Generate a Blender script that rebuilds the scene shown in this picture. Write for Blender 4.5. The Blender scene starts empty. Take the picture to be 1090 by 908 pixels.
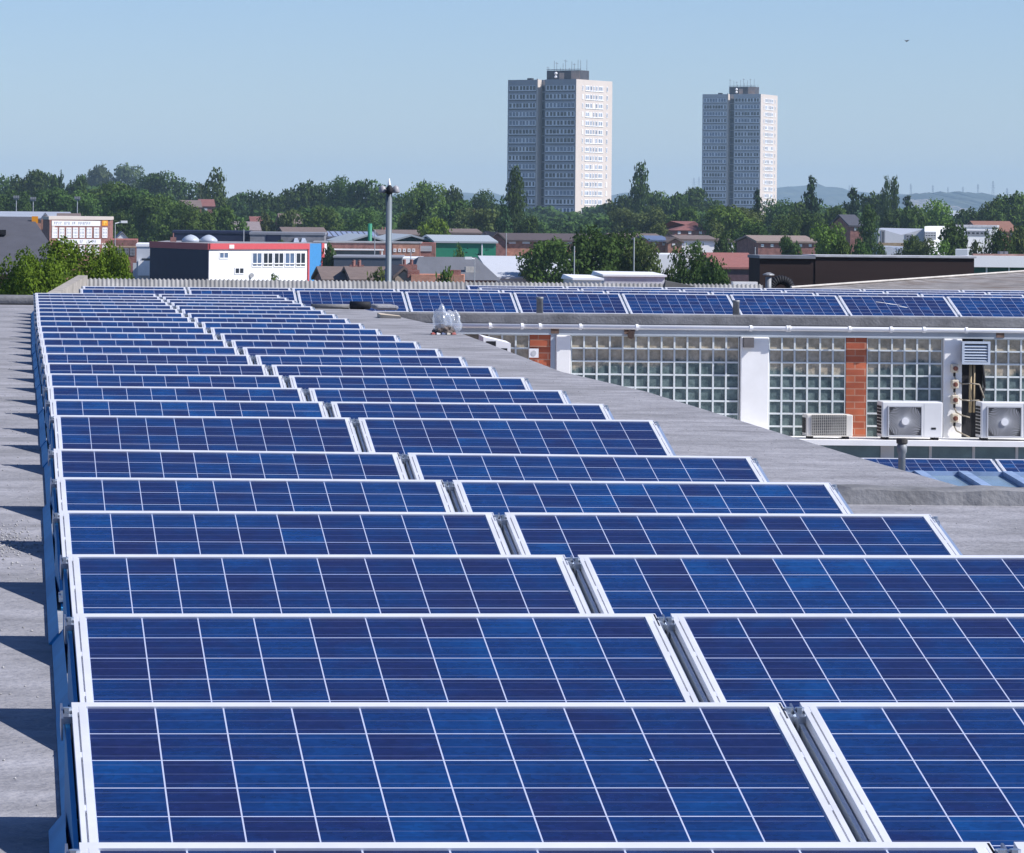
import bpy, math, random
from mathutils import Vector, Matrix
R = math.radians
scene = bpy.context.scene
C = scene.collection

# ------------------------------------------------------------------ camera, sky, sun, exposure
F, U0, V0, ROLL, CAMZ = 4220.0, 28.0, 223.0, 0.0092, 8.0      # the photograph is an off-centre crop of a tele shot
cd = bpy.data.cameras.new('camera'); cam = bpy.data.objects.new('camera', cd); C.objects.link(cam)
cam.matrix_world = Matrix.Translation((0, 0, CAMZ)) @ Matrix.Rotation(R(90), 4, 'X') @ Matrix.Rotation(ROLL, 4, 'Z')
cd.sensor_width = 36; cd.sensor_fit = 'HORIZONTAL'; cd.lens = F / 1090 * 36
cd.shift_x = (545 - U0) / 1090; cd.shift_y = -(454 - V0) / 1090
cd.clip_start = 0.1; cd.clip_end = 40000
scene.camera = cam

SUN_EL, SUN_AZ = 44, 22         # azimuth: degrees from the right (+X) towards the viewer (-Y)
w = bpy.data.worlds.new('World'); scene.world = w; w.use_nodes = True
nt = w.node_tree; bg = nt.nodes['Background']
sky = nt.nodes.new('ShaderNodeTexSky'); sky.sky_type = 'NISHITA'; sky.sun_disc = False
sky.sun_elevation = R(SUN_EL); sky.sun_rotation = R(90 + SUN_AZ)
sky.altitude = 200; sky.air_density = 1.0; sky.dust_density = 0.0; sky.ozone_density = 2.0
tint = nt.nodes.new('ShaderNodeVectorMath'); tint.operation = 'MULTIPLY'; tint.inputs[1].default_value = (0.76, 0.91, 1.30)
nt.links.new(sky.outputs[0], tint.inputs[0]); nt.links.new(tint.outputs[0], bg.inputs['Color']); bg.inputs['Strength'].default_value = 0.061
sd = bpy.data.lights.new('sun', 'SUN'); so = bpy.data.objects.new('sun', sd); C.objects.link(so)
sd.energy = 4.1; sd.angle = R(0.53); sd.color = (1, 0.965, 0.945)
e, a = R(SUN_EL), R(SUN_AZ)
SUN = Vector((math.cos(e) * math.cos(a), -math.cos(e) * math.sin(a), math.sin(e)))
so.rotation_euler = SUN.to_track_quat('Z', 'Y').to_euler(); so.location = (60, -10, 60)
vs = scene.view_settings; vs.view_transform = 'Standard'; vs.look = 'None'; vs.gamma = 1; vs.exposure = 0.68
vs.use_curve_mapping = False
scene.render.engine = 'CYCLES'
scene.cycles.use_denoising = True
scene.cycles.max_bounces = 6; scene.cycles.volume_bounces = 0; scene.cycles.transparent_max_bounces = 8
scene.cycles.sample_clamp_indirect = 4

# ------------------------------------------------------------------ photo pixel -> place
def P(u, v, D):
    du, dv = u - U0, v - V0
    c, s = math.cos(ROLL), math.sin(ROLL)
    return Vector(((du * c + dv * s) * D / F, D, CAMZ - (-du * s + dv * c) * D / F))
def PX(u, D, v=250): return P(u, v, D).x
def PZ(u, v, D): return P(u, v, D).z

# ------------------------------------------------------------------ materials
MATS = {}
def N(nt, t, **k):
    n = nt.nodes.new(t)
    for a_, b_ in k.items(): setattr(n, a_, b_)
    return n
def mat(name, col, rough=0.8, metal=0.0, var=0.25, scale=3.0, bump=0.0, stretch=(1, 1, 1), spec=0.3, dirt=0.0, dirtcol=(0.08, 0.075, 0.07), hue=None):
    if name in MATS: return MATS[name]
    m = bpy.data.materials.new(name); m.use_nodes = True; nt = m.node_tree; b = nt.nodes['Principled BSDF']
    L = nt.links.new
    tc = N(nt, 'ShaderNodeTexCoord'); mp = N(nt, 'ShaderNodeMapping'); mp.inputs['Scale'].default_value = stretch
    L(tc.outputs['Object'], mp.inputs['Vector'])
    n1 = N(nt, 'ShaderNodeTexNoise'); n1.inputs['Scale'].default_value = scale; n1.inputs['Detail'].default_value = 6; n1.inputs['Roughness'].default_value = 0.65
    L(mp.outputs[0], n1.inputs['Vector'])
    mr = N(nt, 'ShaderNodeMapRange'); mr.inputs[1].default_value = 0.3; mr.inputs[2].default_value = 0.7
    mr.inputs[3].default_value = 1 - var; mr.inputs[4].default_value = 1 + var * 0.7
    L(n1.outputs[0], mr.inputs[0])
    vm = N(nt, 'ShaderNodeVectorMath', operation='SCALE'); vm.inputs[0].default_value = col; L(mr.outputs[0], vm.inputs['Scale'])
    out = vm.outputs[0]
    if dirt > 0:
        n2 = N(nt, 'ShaderNodeTexNoise'); n2.inputs['Scale'].default_value = scale * 0.37; n2.inputs['Detail'].default_value = 8
        L(mp.outputs[0], n2.inputs['Vector'])
        m2 = N(nt, 'ShaderNodeMapRange'); m2.inputs[1].default_value = 0.48; m2.inputs[2].default_value = 0.72; m2.inputs[4].default_value = dirt
        L(n2.outputs[0], m2.inputs[0])
        mx = N(nt, 'ShaderNodeMix', data_type='RGBA'); L(m2.outputs[0], mx.inputs[0]); L(out, mx.inputs[6]); mx.inputs[7].default_value = (*dirtcol, 1)
        out = mx.outputs[2]
    L(out, b.inputs['Base Color'])
    b.inputs['Roughness'].default_value = rough; b.inputs['Metallic'].default_value = metal
    b.inputs['Specular IOR Level'].default_value = spec
    if bump:
        bp = N(nt, 'ShaderNodeBump'); bp.inputs['Strength'].default_value = bump; bp.inputs['Distance'].default_value = 0.02
        n3 = N(nt, 'ShaderNodeTexNoise'); n3.inputs['Scale'].default_value = scale * 12; n3.inputs['Detail'].default_value = 4
        L(mp.outputs[0], n3.inputs['Vector']); L(n3.outputs[0], bp.inputs['Height']); L(bp.outputs[0], b.inputs['Normal'])
    MATS[name] = m
    return m

def brick_mat(name, c1, c2, mortar, sx=0.225, sy=0.075, plane='XZ'):
    if name in MATS: return MATS[name]
    m = bpy.data.materials.new(name); m.use_nodes = True; nt = m.node_tree; b = nt.nodes['Principled BSDF']; L = nt.links.new
    tc = N(nt, 'ShaderNodeTexCoord'); sp = N(nt, 'ShaderNodeSeparateXYZ'); cb = N(nt, 'ShaderNodeCombineXYZ')
    L(tc.outputs['Object'], sp.inputs[0])
    ad = N(nt, 'ShaderNodeMath', operation='ADD'); L(sp.outputs[0], ad.inputs[0]); L(sp.outputs[1], ad.inputs[1])
    L(ad.outputs[0], cb.inputs[0]); L(sp.outputs[2], cb.inputs[1])
    br = N(nt, 'ShaderNodeTexBrick'); L(cb.outputs[0], br.inputs['Vector'])
    br.inputs['Color1'].default_value = (*c1, 1); br.inputs['Color2'].default_value = (*c2, 1); br.inputs['Mortar'].default_value = (*mortar, 1)
    br.inputs['Scale'].default_value = 1; br.inputs['Brick Width'].default_value = sx; br.inputs['Row Height'].default_value = sy; br.inputs['Mortar Size'].default_value = 0.008
    ns = N(nt, 'ShaderNodeTexNoise'); ns.inputs['Scale'].default_value = 2.3; ns.inputs['Detail'].default_value = 5; L(tc.outputs['Object'], ns.inputs['Vector'])
    mr = N(nt, 'ShaderNodeMapRange'); mr.inputs[1].default_value = .3; mr.inputs[2].default_value = .7; mr.inputs[3].default_value = .7; mr.inputs[4].default_value = 1.2; L(ns.outputs[0], mr.inputs[0])
    vm = N(nt, 'ShaderNodeVectorMath', operation='SCALE'); L(br.outputs[0], vm.inputs[0]); L(mr.outputs[0], vm.inputs['Scale'])
    L(vm.outputs[0], b.inputs['Base Color']); b.inputs['Roughness'].default_value = 0.9; b.inputs['Specular IOR Level'].default_value = 0.2
    MATS[name] = m; return m

def leaf_mat(name, c_lo, c_hi, transl=0.25):
    if name in MATS: return MATS[name]
    m = bpy.data.materials.new(name); m.use_nodes = True; nt = m.node_tree; L = nt.links.new
    for n in list(nt.nodes): nt.nodes.remove(n)
    o = N(nt, 'ShaderNodeOutputMaterial'); df = N(nt, 'ShaderNodeBsdfDiffuse'); tr = N(nt, 'ShaderNodeBsdfTranslucent'); mx = N(nt, 'ShaderNodeMixShader')
    g = N(nt, 'ShaderNodeNewGeometry'); oi = N(nt, 'ShaderNodeObjectInfo')
    tc = N(nt, 'ShaderNodeTexCoord'); ns = N(nt, 'ShaderNodeTexNoise'); ns.inputs['Scale'].default_value = 5; ns.inputs['Detail'].default_value = 2
    L(tc.outputs['Object'], ns.inputs['Vector'])
    av = N(nt, 'ShaderNodeMath', operation='ADD'); L(g.outputs['Random Per Island'], av.inputs[0]); L(ns.outputs[0], av.inputs[1])
    hv = N(nt, 'ShaderNodeMath', operation='MULTIPLY'); hv.inputs[1].default_value = 0.5; L(av.outputs[0], hv.inputs[0])
    cr = N(nt, 'ShaderNodeMix', data_type='RGBA'); L(hv.outputs[0], cr.inputs[0]); cr.inputs[6].default_value = (*c_lo, 1); cr.inputs[7].default_value = (*c_hi, 1)
    hs = N(nt, 'ShaderNodeHueSaturation')
    mr = N(nt, 'ShaderNodeMapRange'); mr.inputs[3].default_value = 0.485; mr.inputs[4].default_value = 0.515; L(oi.outputs['Random'], mr.inputs[0]); L(mr.outputs[0], hs.inputs['Hue'])
    mv = N(nt, 'ShaderNodeMapRange'); mv.inputs[3].default_value = 0.8; mv.inputs[4].default_value = 1.25; L(oi.outputs['Random'], mv.inputs[0]); L(mv.outputs[0], hs.inputs['Value'])
    L(cr.outputs[2], hs.inputs['Color'])
    L(hs.outputs[0], df.inputs[0]); L(hs.outputs[0], tr.inputs[0]); mx.inputs[0].default_value = transl
    L(df.outputs[0], mx.inputs[1]); L(tr.outputs[0], mx.inputs[2]); L(mx.outputs[0], o.inputs['Surface'])
    MATS[name] = m; return m

# ------------------------------------------------------------------ mesh builder; everything is authored in world coordinates
class MB:
    def __init__(s): s.v = []; s.f = []
    def add(s, vs, fs):
        o = len(s.v); s.v += [tuple(p) for p in vs]; s.f += [tuple(i + o for i in f) for f in fs]; return s
    def hexa(s, p):            # 4 bottom corners ccw, then the 4 above
        return s.add(p, [(3, 2, 1, 0), (4, 5, 6, 7), (0, 1, 5, 4), (1, 2, 6, 5), (2, 3, 7, 6), (3, 0, 4, 7)])
    def box(s, x0, y0, z0, x1, y1, z1):
        return s.hexa([(x0, y0, z0), (x1, y0, z0), (x1, y1, z0), (x0, y1, z0), (x0, y0, z1), (x1, y0, z1), (x1, y1, z1), (x0, y1, z1)])
    def quad(s, a, b, c, d): return s.add([a, b, c, d], [(0, 1, 2, 3)])
    def slab(s, a, b, c, d, off):     # quad thickened along off
        off = Vector(off); q = [Vector(p) for p in (a, b, c, d)]
        return s.hexa([p for p in q] + [p + off for p in q])
    def prism(s, poly, z0, z1):
        n = len(poly); vs = [(p[0], p[1], z0) for p in poly] + [(p[0], p[1], z1 if len(p) < 3 else p[2]) for p in poly]
        return s.add(vs, [tuple(range(n - 1, -1, -1)), tuple(range(n, 2 * n))] + [(i, (i + 1) % n, n + (i + 1) % n, n + i) for i in range(n)])
    def tube(s, a, b, r, n=8, r2=None, cap=True):
        a, b = Vector(a), Vector(b); d = (b - a).normalized(); r2 = r if r2 is None else r2
        x = d.orthogonal().normalized(); y = d.cross(x); vs = []
        for q, rr in ((a, r), (b, r2)):
            for i in range(n):
                t = 2 * math.pi * i / n; vs.append(q + (x * math.cos(t) + y * math.sin(t)) * rr)
        fs = [(i, (i + 1) % n, n + (i + 1) % n, n + i) for i in range(n)]
        if cap: fs += [tuple(range(n - 1, -1, -1)), tuple(range(n, 2 * n))]
        return s.add(vs, fs)
    def lathe(s, c, prof, n=12):       # prof: list of (r, z)
        c = Vector(c); vs = []
        for r, z in prof:
            for i in range(n):
                t = 2 * math.pi * i / n; vs.append((c.x + r * math.cos(t), c.y + r * math.sin(t), c.z + z))
        fs = []
        for k in range(len(prof) - 1):
            for i in range(n): fs.append((k * n + i, k * n + (i + 1) % n, (k + 1) * n + (i + 1) % n, (k + 1) * n + i))
        fs += [tuple(range(n - 1, -1, -1)), tuple(range((len(prof) - 1) * n, len(prof) * n))]
        return s.add(vs, fs)
    def build(s, name, m, parent=None, smooth=False):
        o_ = Vector((0, 0, 0)); p = parent
        while p is not None: o_ = o_ + Vector(p.location); p = p.parent
        me = bpy.data.meshes.new(name); me.from_pydata([(x - o_.x, y - o_.y, z - o_.z) for x, y, z in s.v], [], s.f)
        me.materials.append(m); me.update()
        if smooth:
            for pl in me.polygons: pl.use_smooth = True
        o = bpy.data.objects.new(name, me); C.objects.link(o)
        if parent is not None: o.parent = parent
        return o

def thing(name, label, cat, loc=(0, 0, 0), group=None):
    o = bpy.data.objects.new(name, None); o.empty_display_size = 0.2; C.objects.link(o); o.location = loc
    o['label'] = label; o['category'] = cat
    if group: o['group'] = group
    return o
def tag(o, label, cat, group=None):
    o['label'] = label; o['category'] = cat
    if group: o['group'] = group
    return o
def structure(o, kind='structure'): o['kind'] = kind; return o
KIDS = {}
def kids(o):
    return list(o.children)
def dup(o, loc, label, group=None, scale=None):
    r = o.copy(); C.objects.link(r); r.location = loc; r['label'] = label
    if group: r['group'] = group
    if scale: r.scale = scale
    for ch in kids(o):
        c = ch.copy(); C.objects.link(c); c.parent = r
        for g in kids(ch):
            d = g.copy(); C.objects.link(d); d.parent = c
    return r
ORD = ['first', 'second', 'third', 'fourth', 'fifth', 'sixth', 'seventh', 'eighth', 'ninth', 'tenth', 'eleventh', 'twelfth', 'thirteenth', 'fourteenth', 'fifteenth', 'sixteenth',
       'seventeenth', 'eighteenth', 'nineteenth', 'twentieth', 'twenty-first', 'twenty-second', 'twenty-third', 'twenty-fourth', 'twenty-fifth', 'twenty-sixth']

# ------------------------------------------------------------------ shared materials
felt = mat('roof_felt', (0.285, 0.282, 0.298), 0.92, var=0.34, scale=3.2, bump=0.7, stretch=(0.7, .9, 1), spec=0.2, dirt=0.65, dirtcol=(0.16, 0.16, 0.165))
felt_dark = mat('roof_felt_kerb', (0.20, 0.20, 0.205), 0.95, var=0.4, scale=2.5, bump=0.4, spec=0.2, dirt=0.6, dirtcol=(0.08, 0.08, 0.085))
alu = mat('anodised_aluminium', (0.74, 0.75, 0.78), 0.42, metal=0.25, var=0.10, scale=5, spec=0.5)
galv = mat('galvanised_steel', (0.42, 0.46, 0.52), 0.3, metal=0.85, var=0.12, scale=6)
blue_metal = mat('blue_sheet_metal', (0.035, 0.25, 0.49), 0.6, var=0.15, scale=5, spec=0.2)
pale_blue_metal = mat('pale_blue_rail', (0.36, 0.45, 0.60), 0.35, metal=0.5, var=0.08, scale=5)
dark = mat('black_rubber', (0.015, 0.016, 0.02), 0.7, var=0.2)
white = mat('white_paint', (0.86, 0.85, 0.83), 0.6, var=0.06, scale=2.5, dirt=0.25, dirtcol=(0.5, 0.49, 0.46))
white_clean = mat('white_plastic', (0.8, 0.8, 0.8), 0.45, var=0.03)
glass_dark = mat('window_glass', (0.03, 0.038, 0.05), 0.12, var=0.5, scale=0.8, spec=0.6)
glass_blue = mat('window_glass_blue', (0.10, 0.15, 0.24), 0.1, var=0.4, scale=0.8, spec=0.8)
slate = mat('slate_roof', (0.078, 0.08, 0.095), 0.8, var=0.12, scale=2, bump=0.2)
grey_sheet = mat('grey_roof_sheet', (0.22, 0.23, 0.26), 0.75, var=0.12, scale=1.2, stretch=(3, .4, 1))
brown_tile = mat('brown_roof_tile', (0.17, 0.13, 0.115), 0.9, var=0.2, scale=2)
red_tile = mat('red_roof_tile', (0.21, 0.09, 0.08), 0.9, var=0.2, scale=2)
brick = brick_mat('orange_brick', (0.50, 0.22, 0.14), (0.42, 0.17, 0.11), (0.35, 0.3, 0.26))
brick_red = brick_mat('red_brick', (0.30, 0.11, 0.085), (0.24, 0.085, 0.07), (0.3, 0.26, 0.24))
navy = mat('navy_cladding', (0.020, 0.026, 0.058), 0.8, var=0.1, scale=1, spec=.1)
red_trim = mat('red_fascia', (0.55, 0.06, 0.07), 0.5, var=0.06)
pale_grey = mat('pale_grey_cladding', (0.50, 0.53, 0.57), 0.6, var=0.08, scale=.7)
cream = mat('cream_render', (0.57, 0.505, 0.45), 0.85, var=0.05, scale=.4, dirt=.15, dirtcol=(.55, .52, .48))
bark = mat('bark', (0.07, 0.055, 0.04), 0.95, var=0.3)
pole_grey = mat('grey_steel_pole', (0.22, 0.25, 0.28), 0.5, metal=0.3, var=0.08)

# ------------------------------------------------------------------ ground, hills, air
def ground_mat():
    m = bpy.data.materials.new('ground_cover'); m.use_nodes = True; nt = m.node_tree; b = nt.nodes['Principled BSDF']; L = nt.links.new
    tc = N(nt, 'ShaderNodeTexCoord'); n1 = N(nt, 'ShaderNodeTexNoise'); n1.inputs['Scale'].default_value = 0.02; n1.inputs['Detail'].default_value = 9
    L(tc.outputs['Object'], n1.inputs['Vector'])
    r = N(nt, 'ShaderNodeValToRGB'); e_ = r.color_ramp.elements
    e_[0].position = .38; e_[0].color = (.035, .06, .022, 1); e_[1].position = .62; e_[1].color = (.14, .135, .125, 1)
    L(n1.outputs[0], r.inputs[0]); L(r.outputs[0], b.inputs['Base Color']); b.inputs['Roughness'].default_value = .95
    return m
g = MB(); g.quad((-5800, -1500, 0), (7800, -1500, 0), (7800, 9800, 0), (-5800, 9800, 0)); structure(g.build('ground', ground_mat()))

def hill_mat():
    m = bpy.data.materials.new('hill_woods'); m.use_nodes = True; nt = m.node_tree; b = nt.nodes['Principled BSDF']; L = nt.links.new
    tc = N(nt, 'ShaderNodeTexCoord'); n1 = N(nt, 'ShaderNodeTexNoise'); n1.inputs['Scale'].default_value = 0.012; n1.inputs['Detail'].default_value = 8; n1.inputs['Roughness'].default_value = .7
    L(tc.outputs['Object'], n1.inputs['Vector'])
    r = N(nt, 'ShaderNodeValToRGB'); e_ = r.color_ramp.elements
    e_[0].position = .45; e_[0].color = (.018, .034, .022, 1); e_[1].position = .66; e_[1].color = (.075, .09, .055, 1)
    L(n1.outputs[0], r.inputs[0]); L(r.outputs[0], b.inputs['Base Color']); b.inputs['Roughness'].default_value = 1
    return m
HILLM = hill_mat()
def hill(name, D, prof, seed, back=900, front=900):
    rnd = random.Random(seed); n = 260; u_a, u_b = prof[0][0], prof[-1][0]; m = MB(); rows = []
    fr = [(-front, 0.0), (-front * .6, .35), (-front * .3, .72), (0, 1.0), (back, .5)]
    for dy, k in fr:
        row = []
        for i in range(n):
            u = u_a + (u_b - u_a) * i / (n - 1)
            for (p, q) in zip(prof[:-1], prof[1:]):
                if p[0] <= u <= q[0]:
                    t = (u - p[0]) / (q[0] - p[0]); v = p[1] + (q[1] - p[1]) * (3 * t * t - 2 * t ** 3); break
            pt = P(u, v, D); z = max(pt.z, 1) * k + rnd.uniform(-1.6, 2.4) * (1 if k > .9 else .6) * (1 if k > 0 else 0) - (0.5 if k == 0 else 0)
            row.append((pt.x + rnd.uniform(-2, 2), D + dy + rnd.uniform(-25, 25), z))
        rows.append(row)
    vs = [p for r_ in rows for p in r_]
    m.add(vs, [(r_ * n + i, r_ * n + i + 1, (r_ + 1) * n + i + 1, (r_ + 1) * n + i) for r_ in range(len(fr) - 1) for i in range(n - 1)])
    return structure(m.build(name, HILLM))
hill('hills', 8300, [(-700, 222), (250, 216), (400, 212), (425, 206), (445, 206), (470, 214), (490, 206), (520, 205), (560, 212), (640, 209), (665, 206), (700, 209), (790, 207), (826, 201), (850, 198), (863, 196),
      (870, 195), (884, 199), (910, 204), (950, 207), (1000, 211), (1060, 217), (1150, 224), (1500, 230)], 3)
hill('hills', 6600, [(880, 236), (930, 222), (965, 210), (978, 206), (1010, 205), (1035, 205), (1060, 210), (1090, 214), (1150, 216), (1300, 222), (1600, 232)], 5, 700, 900)

hz = MB(); hz.box(-6000, -2000, -1, 8000, 11000, 135)
hm = bpy.data.materials.new('haze_air'); hm.use_nodes = True
for n_ in list(hm.node_tree.nodes): hm.node_tree.nodes.remove(n_)
ho = N(hm.node_tree, 'ShaderNodeOutputMaterial'); pv = N(hm.node_tree, 'ShaderNodeVolumePrincipled')
pv.inputs['Color'].default_value = (0.57, 0.81, 1.0, 1); pv.inputs['Density'].default_value = 1.05e-4; pv.inputs['Anisotropy'].default_value = 0.0
hm.node_tree.links.new(pv.outputs[0], ho.inputs['Volume'])
hz_o = hz.build('haze', hm); hz_o['kind'] = 'stuff'

# ------------------------------------------------------------------ the flat roof the main array stands on
HR = CAMZ - 1.425
blk = thing('flat_roof_building', 'grey felted flat roof building carrying the long double row of panels', 'building', (0, 0, 0))
m = MB(); m.prism([(-9, 2), (9.5, 2), (9.5, 19.8), (4.98, 20.2), (4.95, 23), (4.96, 25), (4.99, 28), (5.02, 32), (4.86, 36), (5.1, 44), (5.25, 50), (5.05, 57), (4.9, 60.2), (-9, 60.2)], HR - 0.35, HR)
m.build('roof_deck', felt, blk)
m = MB(); m.prism([(-8.9, 2.1), (9.4, 2.1), (9.4, 19.6), (4.7, 20), (4.6, 57), (4.6, 60), (-8.9, 60)], 0, HR - 0.351); m.build('wall', brick_red, blk)
# rough felted upstand that closes the wide part of the roof
rnd = random.Random(11); m = MB(); n = 60; sec = []
for i in range(n):
    x = 4.02 + 5.4 * i / (n - 1); hh = 0.078 + rnd.uniform(-.008, .006) if i > 1 else 0.05 + 0.03 * i; yy = rnd.uniform(-.006, .006)
    sec.append([(x, 19.66 + yy, HR - .01), (x, 19.68 + yy, HR + hh * .9), (x, 19.72 + yy, HR + hh), (x, 20.05, HR + hh * .9), (x, 20.2, HR - .01)])
vs_ = [p for s_ in sec for p in s_]
m.add(vs_, [(i * 5 + k, (i + 1) * 5 + k, (i + 1) * 5 + k + 1, i * 5 + k + 1) for i in range(n - 1) for k in range(4)] + [(0, 1, 2, 3, 4)]); m.build('upstand', felt_dark, blk)
# rounded kerb at the far left end
m = MB(); m.prism([(-9, 59.2), (.42, 59.2), (.42, 60.1), (-9, 60.1)], HR + .003, HR + .13); o = m.build('kerb', felt_dark, blk)
bv = o.modifiers.new('b', 'BEVEL'); bv.width = .05; bv.segments = 3
# gable coping running from the kerb up to the corrugated ridge
m = MB(); a0, a1 = P(46, 316, 60.6), P(86, 293, 69.8); m.hexa([(a0.x - .05, a0.y, HR - .3), (a0.x + .12, a0.y, HR - .3), (a1.x + .12, a1.y, HR - .3), (a1.x - .05, a1.y, HR - .3),
    (a0.x - .05, a0.y, a0.z), (a0.x + .12, a0.y, a0.z), (a1.x + .12, a1.y, a1.z), (a1.x - .05, a1.y, a1.z)])
m.build('gable_coping', mat('weathered_render', (0.36, 0.33, 0.29), .95, var=.35, scale=4, dirt=.6, dirtcol=(.14, .13, .11)), blk)

# ------------------------------------------------------------------ one solar panel with its stand, then copies
T = R(14.5); PW, PL, ZT = 1.65, 0.99, 0.28
def S(x, s, n): return Vector((x, -s * math.cos(T) - n * math.sin(T), ZT - s * math.sin(T) + n * math.cos(T)))
def sbar(m, x0, s0, x1, s1, n0, n1):
    return m.hexa([S(x0, s1, n0), S(x1, s1, n0), S(x1, s0, n0), S(x0, s0, n0), S(x0, s1, n1), S(x1, s1, n1), S(x1, s0, n1), S(x0, s0, n1)])
def cell_mat():
    m = bpy.data.materials.new('polycrystalline_cells'); m.use_nodes = True; nt = m.node_tree; b = nt.nodes['Principled BSDF']; L = nt.links.new
    def M(op, a, b_=None, c=None):
        n = N(nt, 'ShaderNodeMath', operation=op)
        for i, x in enumerate((a, b_, c)):
            if x is None: continue
            if isinstance(x, (int, float)): n.inputs[i].default_value = x
            else: L(x, n.inputs[i])
        return n.outputs[0]
    tc = N(nt, 'ShaderNodeTexCoord'); sp = N(nt, 'ShaderNodeSeparateXYZ'); L(tc.outputs['Object'], sp.inputs[0]); oi = N(nt, 'ShaderNodeObjectInfo')
    cx = M('DIVIDE', M('SUBTRACT', sp.outputs[0], 0.035), 0.158); cs = M('DIVIDE', M('SUBTRACT', M('DIVIDE', M('MULTIPLY', sp.outputs[1], -1), math.cos(T)), 0.0225), 0.1575)
    fx, fs = M('FRACT', cx), M('FRACT', cs); ix, is_ = M('FLOOR', cx), M('FLOOR', cs)
    ex = M('GREATER_THAN', M('ABSOLUTE', M('SUBTRACT', fx, 0.5)), 0.5 - 0.011); es = M('GREATER_THAN', M('ABSOLUTE', M('SUBTRACT', fs, 0.5)), 0.5 - 0.013)
    line = M('MAXIMUM', ex, es)
    out_ = M('MAXIMUM', M('MAXIMUM', M('LESS_THAN', cx, 0), M('GREATER_THAN', cx, 10)), M('MAXIMUM', M('LESS_THAN', cs, 0), M('GREATER_THAN', cs, 6)))
    line = M('MAXIMUM', line, out_)
    cv = N(nt, 'ShaderNodeCombineXYZ'); L(ix, cv.inputs[0]); L(is_, cv.inputs[1]); L(M('MULTIPLY', oi.outputs['Random'], 91.7), cv.inputs[2])
    wn = N(nt, 'ShaderNodeTexWhiteNoise', noise_dimensions='3D'); L(cv.outputs[0], wn.inputs['Vector'])
    ng = N(nt, 'ShaderNodeTexNoise'); ng.inputs['Scale'].default_value = 5; ng.inputs['Detail'].default_value = 3
    avg = N(nt, 'ShaderNodeVectorMath', operation='ADD'); L(tc.outputs['Object'], avg.inputs[0]); L(cv.outputs[0], avg.inputs[1]); L(avg.outputs[0], ng.inputs['Vector'])
    w0 = M('ADD', M('MULTIPLY', wn.outputs['Value'], 0.58), M('MULTIPLY_ADD', ng.outputs[0], 1.3, -0.45))
    wo = M('MULTIPLY_ADD', M('SUBTRACT', oi.outputs['Random'], 0.5), 0.3, w0)      # whole modules differ a little too
    r = N(nt, 'ShaderNodeValToRGB'); el = r.color_ramp.elements
    el[0].position = 0.0; el[0].color = (.0095, .0140, .064, 1); el[1].position = 1.0; el[1].color = (.004, .046, .170, 1)
    for p_, c_ in ((.25, (.0080, .0165, .076)), (.5, (.0050, .0235, .102)), (.8, (.0045, .032, .130))):
        q = el.new(p_); q.color = (*c_, 1)
    L(wo, r.inputs[0])
    # crystal grain: short streaks along the cell rows, and clouds of brighter crystals
    mp = N(nt, 'ShaderNodeMapping'); mp.inputs['Scale'].default_value = (9, 60, 60); L(tc.outputs['Object'], mp.inputs['Vector'])
    av = N(nt, 'ShaderNodeVectorMath', operation='ADD'); L(mp.outputs[0], av.inputs[0]); L(cv.outputs[0], av.inputs[1])
    n1 = N(nt, 'ShaderNodeTexNoise'); n1.inputs['Scale'].default_value = 1.4; n1.inputs['Detail'].default_value = 4; n1.inputs['Roughness'].default_value = .7; L(av.outputs[0], n1.inputs['Vector'])
    vo = N(nt, 'ShaderNodeTexVoronoi'); vo.inputs['Scale'].default_value = 70; L(tc.outputs['Object'], vo.inputs['Vector'])
    k = M('ADD', M('MULTIPLY', n1.outputs[0], 0.9), M('MULTIPLY', vo.outputs['Color'], 0.3))
    k = M('ADD', k, 0.4)
    sc_ = N(nt, 'ShaderNodeVectorMath', operation='SCALE'); L(r.outputs[0], sc_.inputs[0]); L(k, sc_.inputs['Scale'])
    # two silver bus bars per cell
    bb = M('LESS_THAN', M('ABSOLUTE', M('SUBTRACT', M('FRACT', M('MULTIPLY', fs, 3)), 0.5)), 0.032)
    m1 = N(nt, 'ShaderNodeMix', data_type='RGBA'); L(M('MULTIPLY', bb, 0.17), m1.inputs[0]); L(sc_.outputs[0], m1.inputs[6]); m1.inputs[7].default_value = (.22, .26, .36, 1)
    m2 = N(nt, 'ShaderNodeMix', data_type='RGBA'); L(line, m2.inputs[0]); L(m1.outputs[2], m2.inputs[6]); m2.inputs[7].default_value = (.44, .48, .62, 1)
    L(m2.outputs[2], b.inputs['Base Color']); b.inputs['Roughness'].default_value = 0.14; b.inputs['IOR'].default_value = 1.33
    return m
CELLS = cell_mat()
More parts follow.
